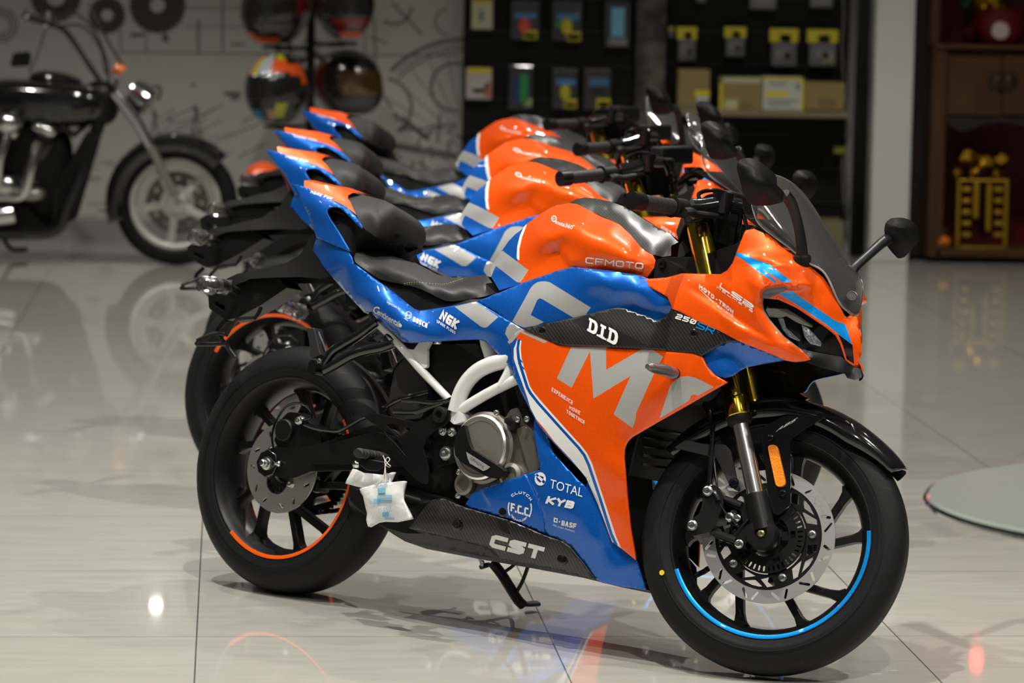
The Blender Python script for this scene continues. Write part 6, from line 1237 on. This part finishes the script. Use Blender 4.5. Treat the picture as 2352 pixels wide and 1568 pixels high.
tag(q.build('helmet_rack', BLACKM), 'black pole rack carrying four helmets in front of the mural', 'rack')
# ---------------------------------------------------------------- round glass table at the right
q = MB(); tc0 = W2(2140, 1150, 5.35); R_ = .46; cx_, cz_ = tc0.x+R_*.985, tc0.z; lathe(q, (cx_, 5.35, cz_), (0, 0, 1), [(0, .006), (R_-.006, .006), (R_, .0), (R_, -.008), (R_-.004, -.012), (0, -.012)], 96)
tgl = q.build('glass_table', [mat('pale_green_glass', (.33, .37, .33), .06, 0, .9)], angle=25)
q = MB(); lathe(q, (cx_, 5.35, cz_), (0, 0, 1), [(R_+.0005, .002), (R_+.004, -.004), (R_+.0005, -.010)], 96); q.build('table_rim', mat('dark_glass_edge', (.015, .018, .016), .05, .3, 1.0), tgl)
q = MB(); lathe(q, (cx_, 5.35, 0), (0, 0, 1), [(0, 0), (.20, 0), (.20, .015), (.03, .03), (.03, cz_-.03), (.10, cz_-.012), (0, cz_-.012)], 32); q.build('table_pedestal', CHROME, tgl); tag(tgl, 'round pale green glass table with a dark rim, cut by the right edge', 'table')
# ================================================================ CRUISER far left (traced on planes about 16.2 m away)
def make_cruiser():
    DY = 16.18; K_ = DY/FPX; c0 = W2(405, 468, DY); root_ = empty('cruiser_motorcycle', Matrix.Translation((c0.x, DY, 0))); inv = Matrix.Translation((-c0.x, -DY, 0))
    tag(root_, 'black and chrome cruiser motorcycle parked in front of the mural, left edge', 'motorcycle')
    P = lambda px, py, off=0.: W2(px, py, DY-off)
    def fin(q, nm, m, par=None, **k): q.xf(inv) if par is None or True else None; return q.build(nm, m, par or root_, **k)
    CH = mat('cruiser_chrome', (.75, .75, .74), .10, 1.0); WR = mat('cruiser_wheel_silver', (.58, .58, .53), .4, .3); BK_ = mat('cruiser_black_paint', (.006, .006, .007), .12, 0, 1.0); ALU = mat('cruiser_fork_alloy', (.40, .39, .34), .35, .8)
    R_ = .305; cz = R_; cc = Vector((c0.x, DY, cz)); f = lambda r, a, h: Vector((cc.x+r*math.cos(a), cc.y-h, cc.z+r*math.sin(a)))
    def rg(q, prof, seg=72, a0=0, a1=2*PI, c=cc):
        full = abs(a1-a0-2*PI) < 1e-6; n = seg if full else seg+1; vs = [Vector((c.x+r*math.cos(a0+(a1-a0)*k/seg), c.y-h, c.z+r*math.sin(a0+(a1-a0)*k/seg))) for r, h in prof for k in range(n)]
        q.add(vs, [(i*n+k, i*n+(k+1) % n, (i+1)*n+(k+1) % n, (i+1)*n+k) for i in range(len(prof)-1) for k in range(seg)])
    q = MB(); rg(q, [(.228, .045), (.222, .050), (.205, .046), (.198, .035), (.196, 0), (.198, -.035), (.222, -.05), (.228, -.045)])
    for k in range(5):
        a = math.radians(46+72*k); M_ = lambda r, w, h: Vector((cc.x+r*math.cos(a)-w*math.sin(a), cc.y-h, cc.z+r*math.sin(a)+w*math.cos(a)))
        vs = [M_(.03, -.020, .03), M_(.20, -.016, .018), M_(.20, .016, .018), M_(.03, .020, .03), M_(.03, -.020, -.02), M_(.20, -.016, -.018), M_(.20, .016, -.018), M_(.03, .020, -.02)]; q.add(vs, [(0, 1, 2, 3), (7, 6, 5, 4), (0, 4, 5, 1), (3, 2, 6, 7)])
    lathe(q, cc, (0, -1, 0), [(.0, .04), (.045, .04), (.05, .03), (.05, -.03), (0, -.03)], 24); w = fin(q, 'front_wheel', WR, bevel=.003)
    q = MB(); rg(q, [(.226, .046), (.24, .060), (.265, .062), (.290, .045), (.303, .018), (.305, 0), (.303, -.018), (.290, -.045), (.24, -.06), (.226, -.046)], 96); fin(q, 'tyre', RUBBER, w)
    q = MB(); extr(q, [circ(0, 0, .155, 48), circ(0, 0, .085, 36)]+[circ(*pol(.12, 2*PI*k/12), .011, 8) for k in range(12)], lambda x, y: Vector((cc.x+x, cc.y+.055, cc.z+y)), lambda x, y: Vector((cc.x+x, cc.y+.060, cc.z+y))); fin(q, 'brake_disc', CAST, w)
    q = MB(); prof = [(.258, .090), (.300, .092), (.325, .085), (.342, .055), (.347, 0), (.342, -.055), (.325, -.085), (.300, -.092), (.258, -.09)]
    rg(q, prof, 40, math.radians(44), math.radians(197)); fin(q, 'front_mudguard', BK_, solid=.003)
    for s_ in (1, -1):
        y_ = .105*s_; q = MB(); tube(q, [P(408, 452, y_), P(380, 405, y_), P(345, 335, y_)], lambda t: .019+.006*t, 16); tube(q, [P(395, 452, y_), P(362, 360, y_)], .012, 10) if s_ > 0 else None; fin(q, 'fork_lower', ALU)
        q = MB(); tube(q, [P(346, 337, y_), P(318, 285, y_), P(263, 213, y_)], lambda t: .026+.002*t, 16); fin(q, 'fork_cover', CH)
        q = MB(); tube(q, [P(405, 455, y_), P(415, 470, y_)], .02, 12); fin(q, 'axle_clamp', ALU)
    q = MB(); tube(q, [P(300, 208, 0), P(312, 214, 0), P(335, 232, 0), P(340, 236, 0)], lambda t: .060+.034*t if t < .8 else .095, 24); hl_ = fin(q, 'headlight', CH); 
    q = MB(); lathe(q, P(341, 237, 0), (P(341, 237, 0)-P(330, 228, 0)), [(.09, 0), (.06, .018), (0, .026)], 24); fin(q, 'headlight_glass', mat('cruiser_lamp_glass', (.5, .5, .45), .08, .4, 1.0), hl_)
    for s_ in (1, -1):
        off = .16*s_; q = MB(); tube(q, [P(268, 158, off+.05*s_), P(276, 162, off+.06*s_), P(281, 167, off+.06*s_)], .030, 16); t_ = fin(q, 'indicator', mat('amber_indicator', (.65, .15, .01), .3, 0, .8)); 
        q = MB(); tube(q, [P(268, 195, .05*s_), P(266, 165, off)], .01, 8); fin(q, 'indicator_stem', CH, t_)
    for s_ in (1, -1):
        L_ = [P(235, 195, .06*s_), P(205, 150, .10*s_), P(175, 105, .18*s_), P(150, 72, .28*s_), P(120, 55, .36*s_)]
        q = MB(); tube(q, L_, .0135, 12, n=4); hb = fin(q, 'handlebar', BLACKG)
        q = MB(); tube(q, [P(120, 55, .36*s_), P(92, 46, .40*s_), P(60, 36, .46*s_)], .019, 12); fin(q, 'grip', GRIPR, hb); q = MB(); lathe(q, P(58, 33, .465*s_), P(55, 31, .47*s_)-P(60, 36, .46*s_), [(.019, -.01), (.022, .006), (0, .012)], 14); fin(q, 'bar_end', CH, hb)
        q = MB(); tube(q, [P(105, 60, .38*s_), P(96, 48, .40*s_), P(110, 42, .34*s_)], .012, 8); lathe(q, P(112, 40, .36*s_), (0, 0, 1), [(0, -.02), (.03, -.02), (.03, .03), (0, .03)], 16); fin(q, 'brake_reservoir', CH, hb)
        q = MB(); tube(q, [P(68, 165, .45*s_), P(85, 130, .42*s_), P(110, 50, .38*s_)], .005, 8); mi_ = fin(q, 'mirror_stem', CH, hb)
    q = MB(); plate_ = rnd([(30, 122), (68, 118), (72, 128), (68, 152), (26, 154), (24, 146)], 5); extr(q, [plate_], lambda a, b: P(a, b, .50), lambda a, b: P(a, b, .47)); fin(q, 'mirror', BLACKS)
    q = MB(); extr(q, [[(x+300, y+78) for x, y in plate_]], lambda a, b: P(a, b, -.50), lambda a, b: P(a, b, -.47)); fin(q, 'mirror', BLACKS)
    q = MB(); tube(q, [P(118, 40, .34), P(170, 30, .25), P(215, 70, .15), P(245, 140, .08), P(250, 190, .06)], .006, 8, n=5); tube(q, [P(140, 60, .3), P(190, 60, .2), P(230, 110, .12), P(243, 170, .08)], .006, 8, n=5); tube(q, [P(205, 10, .2), P(240, 80, .1), P(275, 140, .08), P(285, 160, .08)], .006, 8, n=5); fin(q, 'control_cables', BLACKG)
    # tank, seat, engine as rounded solids
    def blob(name, cx, cy, rx, ry, dep, m, rot=0, par=None, off=0., p=2.4):
        q = MB(); c = P(cx, cy, off); vs = []; nu, nv = 32, 16
        for j in range(nv+1):
            ph = -PI/2+PI*j/nv
            for i in range(nu):
                th = 2*PI*i/nu; se = lambda v: math.copysign(abs(v)**(2/p), v)
                X = se(math.cos(ph))*se(math.cos(th))*rx*K_; Y = se(math.sin(ph))*dep; Z = se(math.cos(ph))*se(math.sin(th))*ry*K_
                vs.append(Vector((c.x+X*math.cos(rot)+Z*math.sin(rot), c.y+Y, c.z-X*math.sin(rot)+Z*math.cos(rot))))
        q.add(vs, [(j*nu+i, j*nu+(i+1) % nu, (j+1)*nu+(i+1) % nu, (j+1)*nu+i) for j in range(nv) for i in range(nu)]); return fin(q, name, m, par)
    blob('fuel_tank', 92, 236, 165, 54, .17, BK_, .04, p=2.8); blob('gauge_console', 128, 188, 62, 24, .08, BK_, .12)
    blob('seat', -90, 260, 110, 26, .15, VINYL); blob('steering_head', 232, 236, 42, 52, .09, BLACKS); blob('engine_block', 40, 392, 128, 128, .12, BLACKM, p=3.5)
    blob('air_cleaner', 18, 282, 34, 26, .09, CH, off=.22); blob('rear_cylinder', -10, 345, 34, 66, .13, BLACKG, -.35); blob('front_cylinder', 100, 340, 34, 62, .13, BLACKG, .55)
    blob('cylinder_cover', 106, 296, 38, 20, .11, CH, .35, off=.07); blob('cylinder_cover', 36, 300, 20, 26, .11, CH, .2, off=.13); blob('crankcase', 30, 430, 90, 50, .16, BLACKG); blob('engine_cover', 8, 428, 34, 28, .05, CH, off=.19, p=2); blob('engine_cover', 70, 446, 34, 16, .06, ALU, off=.17)
    for (pp, r_) in (([(88, 330, .2), (72, 380, .24), (60, 430, .24), (40, 452, .22), (-60, 452, .22)], .026), ([(20, 300, .22), (0, 360, .26), (-20, 440, .24), (-120, 470, .22)], .026)):
        q = MB(); tube(q, [P(*a) for a in pp], r_, 14, n=4); fin(q, 'exhaust_pipe', CH)
    q = MB(); tube(q, [P(-160, 500, .24), P(-60, 498, .24), P(10, 496, .24), (P(30, 492, .23))], .045, 18); fin(q, 'silencer', CH)
    for s_ in (1, -1):
        q = MB(); tube(q, [P(236, 235, .05*s_), P(225, 290, .08*s_), P(190, 380, .11*s_), P(150, 480, .13*s_), P(130, 525, .13*s_), P(60, 535, .13*s_), P(-120, 530, .13*s_)], .034, 12, n=3); tube(q, [P(226, 262, .06*s_), P(170, 310, .08*s_), P(100, 260, .08*s_)], .018, 10); fin(q, 'frame_tube', BLACKG)
    q = MB(); extr(q, [rnd([(200, 300), (232, 318), (178, 500), (120, 530), (120, 440)], 6)], lambda a, b: P(a, b, .14), lambda a, b: P(a, b, -.14)); fin(q, 'radiator', BLACKM, bevel=.01)
    q = MB(); extr(q, [rnd([(-150, 440), (60, 470), (120, 540), (70, 548), (-150, 545)], 8)], lambda a, b: P(a, b, .15), lambda a, b: P(a, b, -.15)); fin(q, 'lower_engine', BLACKM, bevel=.02)
    q = MB(); tube(q, [P(0, 530, -.16), P(15, 560, -.20), P(30, 573, -.24), P(62, 572, -.28)], .012, 10, n=2); fin(q, 'side_stand', BLACKS)
    # rear half, outside the frame: wheel, guard
    rc = Vector((cc.x-1.62, DY, .31)); q = MB(); rg(q, [(.20, .06), (.215, .07), (.235, .08), (.27, .085), (.30, .06), (.31, 0), (.30, -.06), (.27, -.085), (.235, -.08), (.20, -.06)], 64, c=rc); rw = fin(q, 'rear_tyre', RUBBER); q = MB(); lathe(q, rc, (0, -1, 0), [(0, .03), (.2, .05), (.2, -.05), (0, -.03)], 40); fin(q, 'rear_rim', WR, rw)
    q = MB(); rg(q, [(.325, .10), (.355, .09), (.37, 0), (.355, -.09), (.325, -.10)], 40, math.radians(10), math.radians(170), rc); fin(q, 'rear_mudguard', BK_, solid=.003)
    return root_
make_cruiser()
# ================================================================ THE ROW OF FOUR ORANGE AND BLUE BIKES
bike = make_bike()
STEERED = ('front_wheel', 'fork_', 'handlebar', 'control_cables', 'headlight_bracket', 'ignition_switch', 'front_mudguard', 'brake_caliper', 'brake_hose')
def copy_bike(src, M, steer):
    y_ = M.translation.y
    r = src.copy(); COL.objects.link(r); r.matrix_world = M
    d = Matrix.Translation(S0) @ Matrix.Rotation(steer-STEER, 4, KAX) @ Matrix.Translation(-S0)
    for c in list(src.children):
        n = c.copy(); COL.objects.link(n); n.parent = r
        if c.name == 'rear_wheel' and y_ < 9.8: n.matrix_local = Matrix.Translation((0, 0, RR)) @ Matrix.Rotation(-2.0, 4, 'Y') @ Matrix.Translation((0, 0, -RR))
        if c.name.startswith(STEERED): n.matrix_local = d
        for s in c.children: m = s.copy(); COL.objects.link(m); m.parent = n
    return r
G = 'orange and blue sport bikes parked in a row'
tag(bike, 'nearest orange and blue sport motorcycle, in sharp focus, packets hanging from its footrest', 'motorcycle', G)
for (x, y, yaw, lean, st, lab) in ((-.6841, 9.2071, -.4667, .2024, math.radians(-4), 'second orange and blue sport motorcycle, directly behind the nearest one'),
                                   (-.7125, 10.2673, -.3240, .2020, math.radians(0), 'third orange and blue sport motorcycle of the row, between second and farthest'),
                                   (-.7423, 11.6624, -.4489, .2020, math.radians(3), 'farthest orange and blue sport motorcycle, last of the row by the wall')):
    tag(copy_bike(bike, bikeM(x, y, yaw, lean), st), lab, 'motorcycle', G)
# ---------------------------------------------------------------- desiccant packets tied to the footrest
PAPER = mat('packet_paper', (.72, .73, .72), .5, bump=(28, .6, .008)); PBLUE = mat('packet_blue_print', (.16, .42, .62), .6)
def packet(poly, w, lab, prints, seed):
    rg_ = random.Random(seed); xs = [p[0] for p in poly]; ys = [p[1] for p in poly]; cx_ = sum(xs)/len(xs); cy_ = sum(ys)/len(ys)
    inn = [(cx_+rg_.uniform(-.6, .6)*(max(xs)-min(xs))*.5, cy_+rg_.uniform(-.6, .6)*(max(ys)-min(ys))*.5, w+.008+rg_.uniform(-.004, .006)) for _ in range(12)]
    p = Panel([(x, y, w+rg_.uniform(-.002, .002)) for x, y in poly], inn, g=2.5, blur=0, un=lambda x, y, w_: BM @ U(x, y, w_))
    q = p.mesh(MB(), step=6); n = len(q.v); back = []
    bk = MB(); bk.v = list(q.v); nrm = (BM.to_3x3() @ Vector((0, 1, 0)))
    o = None; q.build; m2 = MB(); m2.v = list(q.v); m2.f = list(q.f); m2.m = list(q.m)
    o = m2.build('desiccant_packet', [PAPER], solid=.012, angle=60)
    o.modifiers['thickness'].use_even_offset = True
    for it in prints:
        s = MB()
        if it[0] == 'S': shape_decal(s, it[1], p.at, off=.0025)
        else: lettering(s, it[0], it[1], it[2], it[3], p.at, .0, off=.0025)
        s.build('packet_print', PBLUE, o, smooth=False, angle=0)
    tag(o, lab, 'packet', 'paper packets tied to the footrest')
bars = lambda x, y, w_, h_, n_: [[(x, y+i*h_/n_), (x+w_, y+i*h_/n_), (x+w_, y+(i+.5)*h_/n_), (x, y+(i+.5)*h_/n_)] for i in range(n_)]
packet([(810, 1076), (820, 1078), (835, 1085), (880, 1090), (902, 1084), (895, 1100), (888, 1112), (858, 1122), (838, 1122), (820, 1117), (793, 1110), (797, 1100), (804, 1088)], .222, 'crumpled white paper packet, the upper one behind, hanging from the footrest', [], 3)
packet([(826, 1122), (860, 1112), (890, 1108), (929, 1104), (927, 1125), (926, 1145), (935, 1170), (944, 1192), (915, 1199), (885, 1198), (862, 1202), (845, 1209), (841, 1195), (843, 1180), (837, 1155), (834, 1140), (828, 1130)], .248, 'white paper packet with blue print, the lower front one hanging from the footrest',
       [('YUNYI', (862, 1119), (889, 1116), (0, -7)), ('YUNYI', (868, 1174), (898, 1169), (0, -7)), ('S', [[(867, 1121), (885, 1119), (885, 1131), (868, 1133)]]), ('S', bars(866, 1137, 34, 20, 6)), ('S', bars(858, 1146, 16, 12, 4)), ('S', [[(878, 1177), (893, 1176), (893, 1186), (879, 1187)]]), ('S', bars(884, 1189, 22, 5, 3))], 9)
q = MB(); Wp = lambda x, y, w: BM @ U(x, y, w)
tube(q, [Wp(880, 1046, .190), Wp(884, 1056, .215), Wp(886, 1066, .225), Wp(892, 1072, .232), Wp(897, 1070, .235), Wp(890, 1064, .235), Wp(886, 1056, .23), Wp(891, 1050, .228), Wp(895, 1056, .232), Wp(886, 1068, .236), Wp(882, 1090, .240), Wp(876, 1104, .245), Wp(858, 1114, .252)], .0011, 6, n=5)
tube(q, [Wp(884, 1056, .226), Wp(885, 1075, .238), Wp(886, 1095, .246), Wp(884, 1112, .256)], .0011, 6, n=4); tag(q.build('packet_string', mat('white_string', (.6, .58, .54), .8)), 'thin white string tying two packets to the footrest', 'string')
